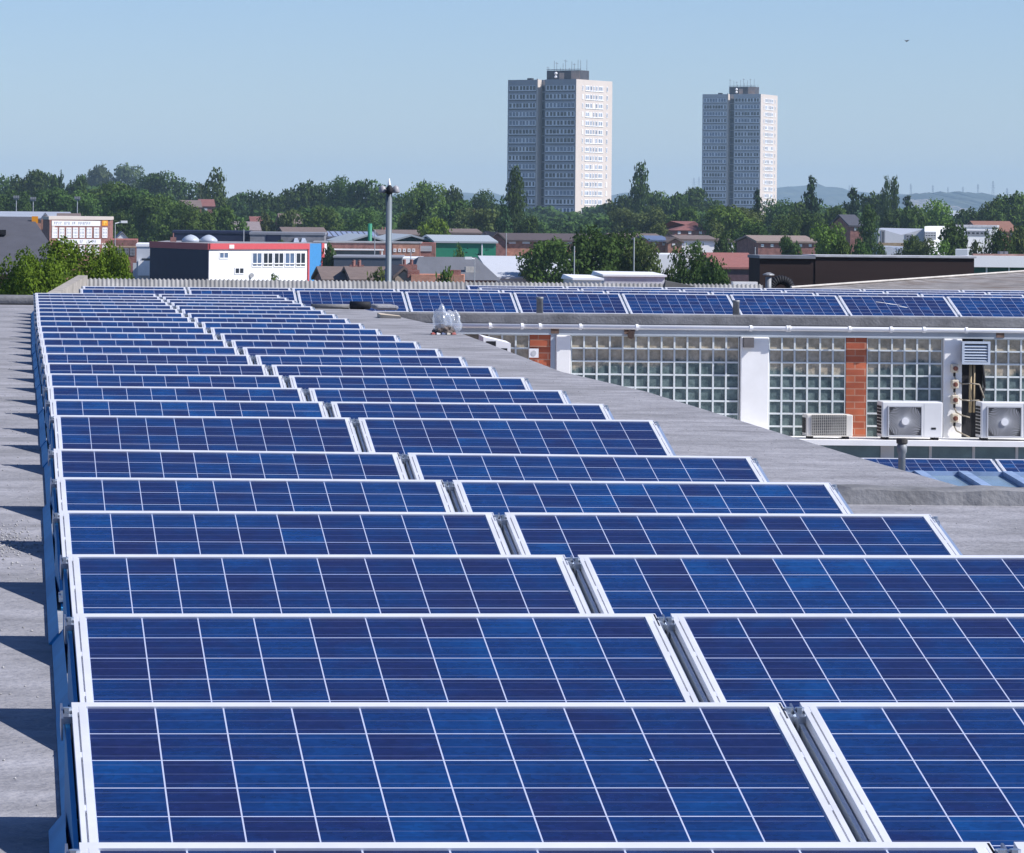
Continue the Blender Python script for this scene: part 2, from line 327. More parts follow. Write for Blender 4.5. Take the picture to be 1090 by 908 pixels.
def make_panel():
    t = thing('solar_panel', '', 'solar panel')
    m = MB(); fw = .033
    sbar(m, 0, 0, PW, .026, -.037, .004); sbar(m, 0, PL - .026, PW, PL, -.037, .004)
    # the long side members are an outer lip, a slot and an inner lip
    for x0 in (0, PW - fw):
        g0, g1 = (x0 + .012, x0 + .0165) if x0 == 0 else (x0 + fw - .0165, x0 + fw - .012)
        sbar(m, x0, .026, g0, PL - .026, -.037, .004); sbar(m, g1, .026, x0 + fw, PL - .026, -.037, .004)
        for s0, s1 in ((.026, .06), (.30, .33), (.60, .63), (.90, PL - .026)): sbar(m, g0, s0, g1, s1, -.037, .0035)
        sbar(m, g0, .06, g1, .9, -.037, -.006)
    m.build('frame', alu, t)
    m = MB(); sbar(m, fw, .026, PW - fw, PL - .026, -.012, -.001); m.build('cell_sheet', CELLS, t)
    for x0 in (-.016, PW + .003):                                     # sloping rail outside each end of the frame
        m = MB(); sbar(m, x0, -.005, x0 + .011, PL + .01, -.05, -.02); rl = m.build('support_rail', rail_m if x0 > 0 else plate_blue, t)
        m = MB(); c_ = S(x0 + .006, .05, -.012)
        sbar(m, x0 - .006, .02, x0 + .018, .075, -.02, -.002); m.tube(c_ + Vector((0, 0, .004)), c_ + Vector((0, 0, .022)), .011, 6); sbar(m, x0 - .010, .005, x0 - .005, .1, -.05, .004); m.build('clamp', galv, rl)
        m = MB(); c_ = S(x0 + .009, .93, -.012); m.tube(c_, c_ + Vector((0, 0, .03)), .011, 6); sbar(m, x0 - .008, .9, x0 + .022, .96, -.012, .004); m.build('clamp', galv, rl)
    for x0 in (-.015, PW + .007):                                     # triangular end plate down to the roof
        m = MB(); a_, b_ = S(x0, .0, -.046), S(x0, PL, -.046); d = Vector((.008, 0, 0))
        q = [Vector((x0, a_.y, -.02)), Vector((x0, b_.y, -.02)), Vector((x0, b_.y, max(b_.z, .012))), Vector((x0, a_.y, a_.z))]
        m.hexa([q[0], q[1], q[1] + d, q[0] + d, q[3], q[2], q[2] + d, q[3] + d]); m.build('end_plate', plate_blue, t)
    m = MB(); a_, b_ = S(0, .004, -.038), S(PW, .004, -.038)
    m.hexa([(0, .05, .004), (PW, .05, .004), (PW, .058, .004), (0, .058, .004), (0, a_.y - .004, a_.z), (PW, a_.y - .004, a_.z), (PW, a_.y + .004, a_.z), (0, a_.y + .004, a_.z)]); m.build('wind_deflector', galv, t)
    return t
rail_m = mat('rail_steel', (.50, .55, .62), .4, metal=.5, var=.1)
plate_blue = mat('dark_blue_plate', (.03, .21, .43), .6, var=.1, spec=.2)
PANEL = make_panel()

YP = [673, 524, 429.5, 366.5, 320, 284.5, 254.3, 218.5, 201.7, 187.4, 174.2, 162.9, 152.6, 144.4, 137, 130.1, 123.8, 118.0, 113.0, 108.6, 104.4, 100.6, 97.3, 94.2, 91.4, 88.7]
def xleft(Z):
    k = [(7.2, .108), (9.2, .117), (11.25, .146), (13.2, .150), (15.1, .136), (17, .140), (19, .140), (22.1, .164), (24.5, .148), (28, .150), (41, .120), (55, .133)]
    if Z <= k[0][0]: return k[0][1]
    for p, q in zip(k[:-1], k[1:]):
        if Z <= q[0]: return p[1] + (q[1] - p[1]) * (Z - p[0]) / (q[0] - p[0])
    return k[-1][1]
# the right column and the other arrays: grey inner end plate, and a broad pale rail along the outer end
grey_plate = mat('grey_green_plate', (.20, .23, .24), .7, var=.1)
ALT = {}
for ch in PANEL.children:
    if ch.name.startswith(('end_plate', 'support_rail')):
        ALT[ch.data.name] = me = ch.data.copy()
        if ch.name.startswith('end_plate'): me.materials[0] = grey_plate
        else: me.materials[0] = rail_m
        if ch.name.startswith('support_rail') and max(v.co.x for v in me.vertices) > 1:
            me.materials[0] = pale_blue_metal
            for v in me.vertices:
                if v.co.x > PW + .01: v.co.x = PW + .030
def swap_ends(root):
    for ch in root.children:
        if ch.data and ch.data.name in ALT: ch.data = ALT[ch.data.name]
    return root
first = True
ROWS = []; YAW = R(1.0); CROSSFALL = [.007, .007, .0075, .0067, .0037, .001, -.003]
for i, yp in enumerate(YP):
    fall = CROSSFALL[i] if i < 7 else 0
    Z = (HR + ZT + .004 - CAMZ) * -F / yp; xl = xleft(Z); ROWS.append((xl, Z))
    for col in (0, 1):
        x = xl + col * (PW + .044) * math.cos(YAW); Zc = Z + col * (PW + .044) * math.sin(YAW)
        lab = f"{'left' if col == 0 else 'right'} column solar panel of the long array, {ORD[i]} row from the camera"
        if i == 0: lab = f"{'left' if col == 0 else 'right'} column solar panel cut off by the bottom edge, nearest the camera"
        if i == 7: lab = f"{'left' if col == 0 else 'right'} column solar panel showing four cell rows behind the wide walkway gap"
        if first: PANEL.location = (x, Zc, HR); PANEL.rotation_euler = (0, -fall, YAW); PANEL['label'] = lab; PANEL['group'] = 'panels of the long double array'; first = False
        else:
            dup(PANEL, (x, Zc, HR + col * (PW + .044) * fall), lab, 'panels of the long double array').rotation_euler = (0, -fall, YAW)
            if col:
                # a few rows of the right column carry slightly narrower modules
                q_ = [o for o in C.objects if o.get('label') == lab][0]; q_.scale = (.967 if i < 4 else {4: .985, 5: .982}.get(i, 1.0), 1, 1); swap_ends(q_)
# blue sheet-metal flashing along the left foot of the array, one piece per row, each lapping the next
m0 = None
for i, (xl, Z) in enumerate(ROWS):
    zn = ROWS[i - 1][1] if i else Z - 2.0; ln = Z - zn + .05
    lab = f"blue sheet metal edging at the left foot of the {ORD[i]} panel row from the camera"
    m = MB(); o1 = .006 * (i % 2)
    o1 *= .5; xa, xb = xl - .050 - o1, xl - .017; y1 = Z - .12; y0 = y1 - ln                # a skirt at about 50 degrees
    m.hexa([(xa, y0, HR + .002), (xb, y0, HR + .002), (xb, y1, HR + .002), (xa, y1, HR + .002), (xa, y0, HR + .005), (xb, y0, HR + .046 + o1), (xb, y1, HR + .046 + o1), (xa, y1, HR + .005)])
    tag(m.build('edge_flashing', blue_metal), lab, 'flashing', 'blue edging pieces along the long array')

# ------------------------------------------------------------------ right-hand workshop: wall of glass blocks, gutter, roof with the cross array
DW = 60.0
wk = thing('workshop_building', 'low workshop with glass block windows between white pillars, under the cross array', 'building', (0, 0, 0))
ZTOP = PZ(600, 346, DW); ZBOT = PZ(600, 464, DW); XL, XR = 5.3, 24.0
def wx(u): return PX(u, DW, 400)
def wz(v, u=800): return PZ(u, v, DW)
z_lintel = PZ(700, 357.5, DW)
m = MB(); m.prism([(XL, DW + .02), (XR, DW + .02), (XR, 69.5), (.9, 69.5), (.9, 60.6), (XL, 60.6)], ZTOP - .05, ZTOP + .10); m.build('roof_deck', felt, wk)
m = MB(); m.box(5.0, DW - .06, ZTOP, XR, DW + .018, ZTOP + .18); o = m.build('coping', felt_dark, wk); bv = o.modifiers.new('b', 'BEVEL'); bv.width = .03; bv.segments = 2
m = MB(); m.box(XL, DW, z_lintel, XR, DW + .25, ZTOP - .051); m.build('lintel', mat('blue_grey_lintel', (0.42, 0.47, 0.53), .7, var=.12, scale=2, dirt=.3, dirtcol=(.28, .29, .3)), wk)
m = MB(); m.box(XL, DW + .32, 0, XR, 69.4, ZTOP - .06); m.build('wall', mat('pale_inner_wall', (0.3, 0.29, 0.27), .9), wk)
# white pillars
for u0, u1 in ((591.5, 607), (788, 818), (1004, 1023.5)):
    m = MB(); m.box(wx(u0), DW - .03, ZBOT - .05, wx(u1), DW + .26, z_lintel - .003); o = m.build('pillar', white, wk); bv = o.modifiers.new('b', 'BEVEL'); bv.width = .012; bv.segments = 2
m = MB(); m.box(wx(586), DW + .01, ZBOT - .05, wx(591.3), DW + .26, z_lintel - .003); m.build('pillar', MATS['blue_grey_lintel'], wk)
bk = brick_mat('painted_orange_brick', (0.52, 0.15, 0.075), (0.38, 0.10, 0.055), (0.48, 0.25, 0.17), .3, .1)
for u0, u1 in ((564, 586), (901, 922.5)):
    m = MB(); m.box(wx(u0), DW + .03, ZBOT - .05, wx(u1), DW + .26, z_lintel - .003); o = m.build('brick_panel', bk, wk)
    o['label'] = 'orange brick panel, chipped at its edges' if u0 < 600 else 'smooth orange brick strip'
def block_mat():
    m = bpy.data.materials.new('glass_block'); m.use_nodes = True; nt = m.node_tree; b = nt.nodes['Principled BSDF']; L = nt.links.new
    tc = N(nt, 'ShaderNodeTexCoord'); sp = N(nt, 'ShaderNodeSeparateXYZ'); L(tc.outputs['Object'], sp.inputs[0])
    n1 = N(nt, 'ShaderNodeTexNoise'); n1.inputs['Scale'].default_value = 7; n1.inputs['Detail'].default_value = 6; n1.inputs['Roughness'].default_value = .7; L(tc.outputs['Object'], n1.inputs['Vector'])
    n0 = N(nt, 'ShaderNodeTexNoise'); n0.inputs['Scale'].default_value = .35; L(tc.outputs['Object'], n0.inputs['Vector'])
    # the sandy room blinds seen through the upper blocks end at an uneven line
    a_ = N(nt, 'ShaderNodeMath', operation='MULTIPLY_ADD'); a_.inputs[1].default_value = .35; L(n1.outputs[0], a_.inputs[0]); L(sp.outputs[2], a_.inputs[2])
    a2 = N(nt, 'ShaderNodeMath', operation='MULTIPLY_ADD'); a2.inputs[1].default_value = 1.2; L(n0.outputs[0], a2.inputs[0]); L(a_.outputs[0], a2.inputs[2])
    mr = N(nt, 'ShaderNodeMapRange'); mr.inputs[1].default_value = z_lintel - .52 + .78; mr.inputs[2].default_value = z_lintel - .42 + .78; L(a2.outputs[0], mr.inputs[0])
    r1 = N(nt, 'ShaderNodeValToRGB'); e_ = r1.color_ramp.elements; e_[0].color = (.03, .055, .062, 1); e_[1].color = (.19, .25, .24, 1); e_[0].position = .3; e_[1].position = .75
    r2 = N(nt, 'ShaderNodeValToRGB'); e_ = r2.color_ramp.elements; e_[0].color = (.25, .215, .155, 1); e_[1].color = (.50, .43, .33, 1); e_[0].position = .35; e_[1].position = .7
    L(n1.outputs[0], r1.inputs[0]); L(n1.outputs[0], r2.inputs[0])
    mx = N(nt, 'ShaderNodeMix', data_type='RGBA'); L(mr.outputs[0], mx.inputs[0]); L(r1.outputs[0], mx.inputs[6]); L(r2.outputs[0], mx.inputs[7])
    L(mx.outputs[2], b.inputs['Base Color']); b.inputs['Roughness'].default_value = .2; b.inputs['Specular IOR Level'].default_value = .6
    bp = N(nt, 'ShaderNodeBump'); bp.inputs['Strength'].default_value = .5; bp.inputs['Distance'].default_value = .02; L(n1.outputs[0], bp.inputs['Height']); L(bp.outputs[0], b.inputs['Normal'])
    return m
BLOCK = block_mat(); GROUT = mat('pale_grout', (0.62, 0.66, 0.66), .8, var=.1, scale=3)
def block_window(u0, u1, ncol, lab=None):
    x0, x1 = wx(u0), wx(u1); p = (x1 - x0) / ncol; nr = 8; h = p * 1.0; zt = z_lintel - .003; zb = zt - nr * h
    m = MB(); m.box(x0, DW + .06, zb, x1, DW + .12, zt); pane = m
    f_ = MB(); gq = .026
    for i in range(ncol + 1):
        xc = x0 + i * p; f_.box(max(xc - gq / 2, x0), DW + .035, zb, min(xc + gq / 2, x1), DW + .058, zt)
    for j in range(nr + 1):
        zc = zt - j * h
        for i in range(ncol): f_.box(x0 + i * p + gq / 2, DW + .038, max(zc - gq / 2, zb), x0 + (i + 1) * p - gq / 2, DW + .058, min(zc + gq / 2, zt))
    fo = f_.build('window', GROUT, wk); pane.build('glass_blocks', BLOCK, fo)
    if lab: fo['label'] = lab
block_window(520, 563.5, 3); block_window(608, 787, 13); block_window(819, 900.5, 6); block_window(923, 1003.5, 6); block_window(1047, 1222, 13)
m = MB(); m.box(XL, DW + .05, ZBOT - .5, XR, DW + .2, z_lintel - .003 - 8 * .187); m.build('plinth', GROUT, wk)
# gutter: a white half pipe in lengths, with joint sleeves, hung just under the coping
zg = PZ(800, 349.5, DW - .15)
m = MB(); m.tube((5.35, DW - .13, zg), (XR, DW - .13, zg), .036, 12); gt = m.build('gutter', white_clean, wk, True)
for u in (520, 554, 573, 616, 676, 797, 836, 838, 902, 946, 981, 1026):
    x = wx(u); m = MB(); m.tube((x - .02, DW - .13, zg), (x + .02, DW - .13, zg), .048, 12); m.build('joint', white_clean, gt)
for u in (586, 664, 1060):
    m = MB(); x = wx(u); m.box(x, DW - .012, z_lintel + .02, x + .12, DW - .001, z_lintel + .1); m.build('rust_patch', mat('rusty_patch', (.16, .11, .09), .9, var=.5, scale=9), wk)
m = MB(); x = wx(790); m.box(x, DW - .14, z_lintel - .16, x + .15, DW - .034, z_lintel - .01); m.build('outlet_box', mat('grey_box', (.14, .13, .13), .8), wk)
m = MB(); m.tube((wx(664) + .1, DW - .1, z_lintel + .1), (wx(664) + .1, DW - .02, z_lintel - .02), .05, 8); m.build('outlet_stub', MATS['rusty_patch'], wk)

# ------------------------------------------------------------------ low roof in the court: ledge, glazed strip, skylights
lo = thing('low_roof_building', 'low flat roofed link building with ledge and blue green glazed strip', 'building', (0, 0, 0))
ZLED = PZ(1000, 466, DW - .1)
m = MB(); m.box(4.7, DW - .95, ZLED - .08, XR, DW - .002, ZLED); m.build('ledge', white, lo)
m = MB(); m.box(4.7, DW - .45, ZLED - 1.3, XR, DW - .3, ZLED - .082); w_ = m.build('window', mat('blue_green_glass', (.19, .29, .31), .3, var=.3, scale=2.5, spec=.6), lo); w_['label'] = 'long strip of blue green glazing under the ledge'
for u in (838, 945, 991, 1037, 1083, 1130):
    x = PX(u, DW - .5, 480); ww = .10 if u in (945,) else .02
    m = MB(); m.box(x - ww, DW - .47, ZLED - 1.3, x + ww, DW - .452, ZLED - .084); m.build('mullion', white, w_)
ZLOW = CAMZ - 3.75
m = MB(); m.box(5.3, 21, ZLOW - .3, XR, DW - .3, ZLOW); m.build('roof_deck', felt, lo)
m = MB(); m.box(5.4, 21.2, 0, XR - .1, DW - .5, ZLOW - .301); m.build('wall', brick_red, lo)
for i, u in enumerate((964, 1012, 1061, 1110)):
    a_, b_ = PX(u, 45, 510), PX(u + 48, 45, 510); y0, y1 = 43.2, 46.6; zt, zb = CAMZ - 3.03, CAMZ - 3.30
    m = MB(); m.hexa([(a_, y0, ZLOW), (b_ - .03, y0, ZLOW), (b_ - .03, y1, ZLOW), (a_, y1, ZLOW), (a_, y0, zb), (b_ - .03, y0, zb), (b_ - .03, y1, zt), (a_, y1, zt)])
    s_ = m.build('skylight', mat('skylight_glass', (.20, .28, .33), .15, var=.15, spec=.7), lo)
    m = MB(); m.hexa([(a_ - .06, y0, zb + .002), (a_ + .05, y0, zb + .002), (a_ + .05, y1, zt + .002), (a_ - .06, y1, zt + .002), (a_ - .06, y0, zb + .06), (a_ + .05, y0, zb + .06), (a_ + .05, y1, zt + .06), (a_ - .06, y1, zt + .06)])
    m.box(a_ - .05, y1 + .002, ZLOW, b_ - .04, y1 + .05, zt + .05)
    m.build('frame', mat('slate_blue_frame', (.28, .38, .55), .5, metal=.2), s_)
XP = PX(1059, 49.7, 490)
for k in range(0, 3):
    z_ = CAMZ - 3.02 - ZT
    lab = ['low roof solar panel whose left part hides behind the flue pipe', 'low roof solar panel right of the flue pipe, below the fan units', 'low roof solar panel below the right fan unit', 'low roof solar panel at the right edge beyond the fan unit'][k + 1]
    o = dup(PANEL, (XP + (k - 1) * (PW + .035), 49.7, z_), lab, 'panels on the low court roof'); o.rotation_euler = (0, 0, 0)
m = MB(); m.box(XP - 4, 48.6, ZLOW + .003, XR - .5, 49.9, CAMZ - 3.02 - ZT - .001); tag(m.build('panel_plinth', felt_dark), 'long grey plinth under the low roof panels', 'plinth')

# ------------------------------------------------------------------ cross array on the workshop roof
ZX0 = CAMZ - 1.226 - ZT * 1.17
m = None
XROW = {}
def xrow(yz, x0, n, rowname, dz=0.0):
    for k in range(n):
        nm = f"{ORD[k]} from its left end"
        XROW[(rowname, k)] = dup(PANEL, (x0 + k * (PW + .032), yz, ZX0 + dz), f"solar panel in the {rowname} of the cross array, {nm}", 'panels of the cross array', (1, 1, 1.17)); XROW[(rowname, k)].rotation_euler = (0, 0, 0)
x_front = PX(316, 61.6, 320)
xrow(61.6, x_front - 2 * (PW + .032), 13, 'front row')
xrow(63.7, .92, 13, 'second row')
xrow(65.6, PX(510, 65.6, 310), 9, 'third row')
xrow(67.4, PX(497, 67.4, 308), 9, 'back row')
# felt-covered packing under the rows, so the stands have a seat
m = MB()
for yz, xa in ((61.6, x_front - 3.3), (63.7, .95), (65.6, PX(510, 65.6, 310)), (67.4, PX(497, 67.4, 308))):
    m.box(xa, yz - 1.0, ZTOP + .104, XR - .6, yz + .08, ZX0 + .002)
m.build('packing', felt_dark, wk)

# bird droppings: a long streak on one cross-array panel, specks on a near one
drop = mat('bird_dropping', (.7, .7, .68), .8, var=.1)
def droppings(root, spots, name='dropping'):
    m = MB(); r_ = random.Random(2)
    for x, s_, lx, ls in spots:
        pts = []
        for k in range(9):
            a_ = 2 * math.pi * k / 9; q = r_.uniform(.7, 1.2); pts.append(S(x + math.cos(a_) * lx * q, s_ + math.sin(a_) * ls * q + math.cos(a_) * lx * .5 * (lx > .05), .0012))
        m.add(pts, [tuple(range(9))])
    me = bpy.data.meshes.new(name); me.from_pydata([tuple(p) for p in m.v], [], m.f); me.materials.append(drop); o = bpy.data.objects.new(name, me); C.objects.link(o); o.parent = root
droppings(XROW[('front row', 7)], ((.70, .36, .17, .018), (.9, .52, .07, .014)))
droppings(XROW[('front row', 8)], ((1.3, .1, .03, .02),))
R1L = [o for o in C.objects if o.get('label', '').startswith('left column solar panel of the long array, second row')][0]
droppings(R1L, ((1.29, .34, .0035, .004),))
# grit swept to the left of the array, and scattered crumbs of stone on the felt
rg = random.Random(31); m = MB()
def pebble(x, y, r):
    z = HR + r * .35; vs = [(x + r * rg.uniform(.7, 1.2) * dx, y + r * rg.uniform(.7, 1.2) * dy, z + r * dz * .7) for dx, dy, dz in ((1, 0, 0), (0, 1, 0), (-1, 0, 0), (0, -1, 0), (0, 0, 1), (0, 0, -.5))]
    m.add(vs, [(0, 1, 4), (1, 2, 4), (2, 3, 4), (3, 0, 4), (1, 0, 5), (2, 1, 5), (3, 2, 5), (0, 3, 5)])
for k in range(420): pebble(rg.gauss(-.10, .09), rg.gauss(16.9, .45), rg.uniform(.003, .008))
for k in range(500): pebble(rg.uniform(-.5, .05), rg.uniform(9, 40), rg.uniform(.003, .007))
for k in range(500): pebble(rg.uniform(3.5, 5.0), rg.uniform(12, 48), rg.uniform(.002, .006))
o = m.build('grit', mat('pale_grit', (.34, .335, .33), .9, var=.5, scale=40)); o['kind'] = 'stuff'

# ------------------------------------------------------------------ plant on the ledge and the wall
FANM = mat('grey_fan_guard', (.50, .51, .53), .5, var=.05)
def ac_unit(u0, u1, v0, D, dep, fu0, fu1, label, beige=False):
    x0, x1 = PX(u0, D, 440), PX(u1, D, 440); z0 = ZLED; z1 = PZ((u0 + u1) / 2, v0, D); body = mat('beige_ac_casing', (.66, .63, .57), .5, var=.04) if beige else mat('white_ac_casing', (.72, .72, .71), .45, var=.03, dirt=.1, dirtcol=(.5, .5, .48))
    t = thing('air_conditioner', label, 'air conditioner', ((x0 + x1) / 2, D + dep / 2, z0))
    m = MB(); m.box(x0, D, z0 + .04, x1, D + dep, z1); o = m.build('casing', body, t); bv = o.modifiers.new('b', 'BEVEL'); bv.width = .015; bv.segments = 2
    m = MB(); m.box(x0 + .05, D + .03, z0, x0 + .11, D + dep - .03, z0 + .04); m.box(x1 - .11, D + .03, z0, x1 - .05, D + dep - .03, z0 + .04); m.build('foot', dark, t)
    # side coil, dark louvres on the left flank
    m = MB()
    for k in range(9):
        z = z0 + .09 + (z1 - z0 - .14) * k / 9; m.box(x0 - .012, D + .05, z, x0 - .001, D + dep - .05, z + (z1 - z0) * .06)
    m.build('coil_grille', dark, t)
    fx0, fx1 = PX(fu0, D, 440), PX(fu1, D, 440); fz0, fz1 = z0 + .055, z0 + .055 + (z1 - z0) * (.8 if not beige else .84); cx, cz = (fx0 + fx1) / 2, (fz0 + fz1) / 2; r = min(fx1 - fx0, fz1 - fz0) / 2
    m = MB(); m.box(fx0, D - .006, fz0, fx1, D - .001, fz1); fg = m.build('fan_opening', mat('dark_fan_opening', (.06, .065, .07) if not beige else (.12, .115, .11), .7), t)
    m = MB()
    if beige:
        for k in range(13): m.box(fx0, D - .014, fz0 + (fz1 - fz0) * k / 13, fx1, D - .007, fz0 + (fz1 - fz0) * k / 13 + .009)
        for k in range(19): m.box(fx0 + (fx1 - fx0) * k / 18 - .003, D - .019, fz0, fx0 + (fx1 - fx0) * k / 18 + .003, D - .0142, fz1)
        m.build('fan_guard', mat('beige_guard', (.5, .48, .43), .5), t)
        m = MB(); m.tube((cx - .1, D - .0065, cz), (cx - .1, D - .012, cz), r * .93, 24); m.build('fan_disc', dark, t)
    else:
        for k in range(44):                                          # swirling ribs
            a0 = 2 * math.pi * k / 44; prev = None
            for q in range(6):
                rr = r * (.22 + .9 * q / 5); a_ = a0 + q * .16; px, pz = cx + rr * math.cos(a_), cz + rr * math.sin(a_)
                px = min(max(px, fx0 + .01), fx1 - .01); pz = min(max(pz, fz0 + .01), fz1 - .01)
                if prev and (prev[0] - px) ** 2 + (prev[1] - pz) ** 2 > 1e-5: m.tube((prev[0], D - .018, prev[1]), (px, D - .018, pz), .0055, 4, cap=False)
                prev = (px, pz)
        for (a_, b_, c_, d_) in ((fx0, fz0, fx1, fz0 + .016), (fx0, fz1 - .016, fx1, fz1), (fx0, fz0 + .016, fx0 + .016, fz1 - .016), (fx1 - .016, fz0 + .016, fx1, fz1 - .016)): m.box(a_, D - .026, b_, c_, D - .0065, d_)
        m.build('fan_guard', FANM, t)
        m = MB(); m.tube((cx, D - .04, cz), (cx, D - .007, cz), r * .24, 16); m.build('fan_hub', white_clean, t)
        m = MB(); xq = x1 - (x1 - fx1) * .55; m.box(xq, D - .004, z0 + .16, xq + .07, D - .001, z0 + .19); m.build('handle_recess', dark, t)
        m = MB(); xq = fx1 + .03; m.box(xq, D - .003, z0 + .05, xq + .005, D - .0008, z1 - .02); m.build('panel_seam', FANM, t)
    return t
ac_unit(858.5, 908, 441.5, DW - .75, .32, 864, 901, 'small beige air conditioner below the smooth orange brick strip', True)
ac_unit(939, 1003.5, 428, DW - .8, .36, 945, 981.5, 'white single fan air conditioner left of the switch boxes on the ledge')
ac_unit(1044.5, 1109, 428.5, DW - .8, .36, 1050.5, 1087.5, 'white single fan air conditioner at the right frame edge, below the louvre')
# louvre
x0, x1 = PX(1024, DW - .2, 375), PX(1054, DW - .2, 375); z1, z0 = PZ(1039, 363.5, DW - .2), PZ(1039, 388, DW - .2)
lv = thing('louvre_vent', 'pale blue grey louvred vent box above the cables', 'vent', ((x0 + x1) / 2, DW - .03, z0))
pbg = mat('pale_blue_grey_paint', (.46, .52, .60), .5, var=.06)
m = MB(); m.box(x0 + .03, DW - .17, z0 + .03, x1 - .03, DW - .031, z1 - .03); m.build('back_box', dark, lv)
m = MB()
for (a_, b_, c_, d_) in ((x0, z0, x1, z0 + .035), (x0, z1 - .035, x1, z1), (x0, z0 + .035, x0 + .035, z1 - .035), (x1 - .035, z0 + .035, x1, z1 - .035)): m.box(a_, DW - .215, b_, c_, DW - .172, d_)
m.build('frame', pbg, lv)
m = MB()
for k in range(6):
    z = z0 + .045 + (z1 - z0 - .09) * k / 6; m.hexa([(x0 + .036, DW - .21, z), (x1 - .036, DW - .21, z), (x1 - .036, DW - .175, z + .03), (x0 + .036, DW - .175, z + .03), (x0 + .036, DW - .21, z + .006), (x1 - .036, DW - .21, z + .006), (x1 - .036, DW - .175, z + .036), (x0 + .036, DW - .175, z + .036)])
m.build('slats', pbg, lv)
m = MB(); m.box(wx(1024), DW + .1, ZBOT - .05, wx(1046.5), DW + .2, z_lintel - .003); o = m.build('cable_recess', mat('dark_recess', (.03, .03, .035), .9, var=.5, scale=5), wk)
xt = wx(1035.5)
tan = mat('tan_conduit', (.42, .33, .20), .6)
m = MB(); m.tube((xt - .04, DW - .02, z0 - .01), (xt - .04, DW - .02, PZ(1035, 439, DW)), .022, 8); m.tube((xt + .015, DW - .02, z0 - .01), (xt + .015, DW - .02, PZ(1035, 439, DW)), .016, 8)
tag(m.build('conduit', tan, None, True), 'tan upright pair of conduits hanging below the louvred vent', 'conduit')
m = MB(); m.tube((xt + .15, DW - .0, z0 - .01), (xt + .18, DW + .0, z0 - .35), .02, 8); m.tube((xt + .18, DW + .0, z0 - .35), (xt + .1, DW + .0, z0 - .7), .02, 8); tag(m.build('cable_bundle', dark, None, True), 'black cable bundle in the dark recess right of the tan conduits', 'cables')
for k, v in enumerate((392, 409, 425.5, 445)):
    nm = ('topmost', 'second from top', 'third from top', 'lowest')[k]
    x = PX(1015.5, DW - .05, v); z = PZ(1015.5, v, DW - .05)
    t = thing('switch_box', f'{nm} of the small cream switch boxes on the white pillar', 'switch box', (x, DW - .031, z), 'switch boxes on the white pillar')
    m = MB(); m.box(x - .05, DW - .14, z - .06, x + .05, DW - .032, z + .07); o = m.build('box', mat('cream_plastic', (.6, .54, .42), .5), t); bv = o.modifiers.new('b', 'BEVEL'); bv.width = .01
    m = MB(); m.tube((x, DW - .165, z), (x, DW - .1405, z), .036, 12); m.box(x - .009, DW - .18, z - .03, x + .009, DW - .1652, z + .03); m.build('rotary_handle', mat('brown_red_handle', (.22, .09, .06), .5), t)
    m = MB(); m.tube((x, DW - .08, z - .061), (x, DW - .08, z - .12), .018, 8); m.build('gland', dark, t)
    m = MB(); pts = [(x, z - .12), (x + .03, z - .19), (x + .12, z - .235), (xt - .06, z - .225 - .02 * k)] + ([(xt + .08, z - .24), (xt + .16, z - .45)] if k < 2 else [])
    for p, q in zip(pts[:-1], pts[1:]): m.tube((p[0], DW - .08, p[1]), (q[0], DW - .08, q[1]), .011, 6)
    tag(m.build('cable', mat('grey_cable', (.32, .28, .22) if k < 3 else (.05, .05, .05), .6), None, True), f'cable looping from the {nm} switch box on the white pillar', 'cable', 'cables from the switch boxes')
# white cabinet behind the roof edge, small vent on the chipped brick
x0, x1 = PX(512, 57.5, 365), PX(541, 57.5, 365); zt = PZ(525, 362.5, 57.5)
t = thing('roof_cabinet', 'white low cabinet with dark slots peeking over the roof edge', 'cabinet', ((x0 + x1) / 2, 57.5, ZLOW))
m = MB(); m.hexa([(x0, 57.2, ZLOW), (x1, 57.2, ZLOW), (x1, 57.8, ZLOW), (x0, 57.8, ZLOW), (x0, 57.2, zt + .06), (x1, 57.2, zt - .03), (x1, 57.8, zt - .01), (x0, 57.8, zt + .08)]); m.build('casing', white_clean, t)
m = MB(); m.box(x1 - .2, 57.185, zt - .22, x1 - .05, 57.198, zt - .1); m.box(x0 + .04, 57.185, zt - .1, x0 + .18, 57.198, zt - .0); m.build('slot', dark, t)
x0 = wx(562.5); x1 = wx(572.5); z1, z0 = wz(371, 567), wz(380.5, 567)
t = thing('wall_vent', 'small square white vent on the chipped orange brick', 'vent', ((x0 + x1) / 2, DW + .02, z0))
m = MB(); m.box(x0, DW - .06, z0, x1, DW + .028, z1); m.build('housing', white_clean, t)
m = MB(); m.tube(((x0 + x1) / 2, DW - .066, (z0 + z1) / 2), ((x0 + x1) / 2, DW - .061, (z0 + z1) / 2), .04, 12); m.build('outlet', FANM, t)
# flue pipe
p = P(960, 489, 46); zt = PZ(960, 466, 46); x = p.x
t = thing('flue_pipe', 'grey flue pipe with dark cowl rising before the left white fan unit', 'flue', (x, 46, ZLOW))
lead = mat('lead_grey', (.23, .24, .25), .55, metal=.3, var=.25, scale=8)
m = MB(); m.lathe((x, 46, ZLOW), [(.042, 0), (.042, zt - ZLOW - .19), (.058, zt - ZLOW - .16), (.058, zt - ZLOW - .08), (.04, zt - ZLOW - .07)], 14); m.build('pipe', lead, t, True)
m = MB(); m.lathe((x, 46, zt - .07), [(.058, 0), (.066, .01), (.066, .06), (.05, .066)], 14); m.build('cowl', mat('dark_cowl', (.06, .055, .05), .7), t)
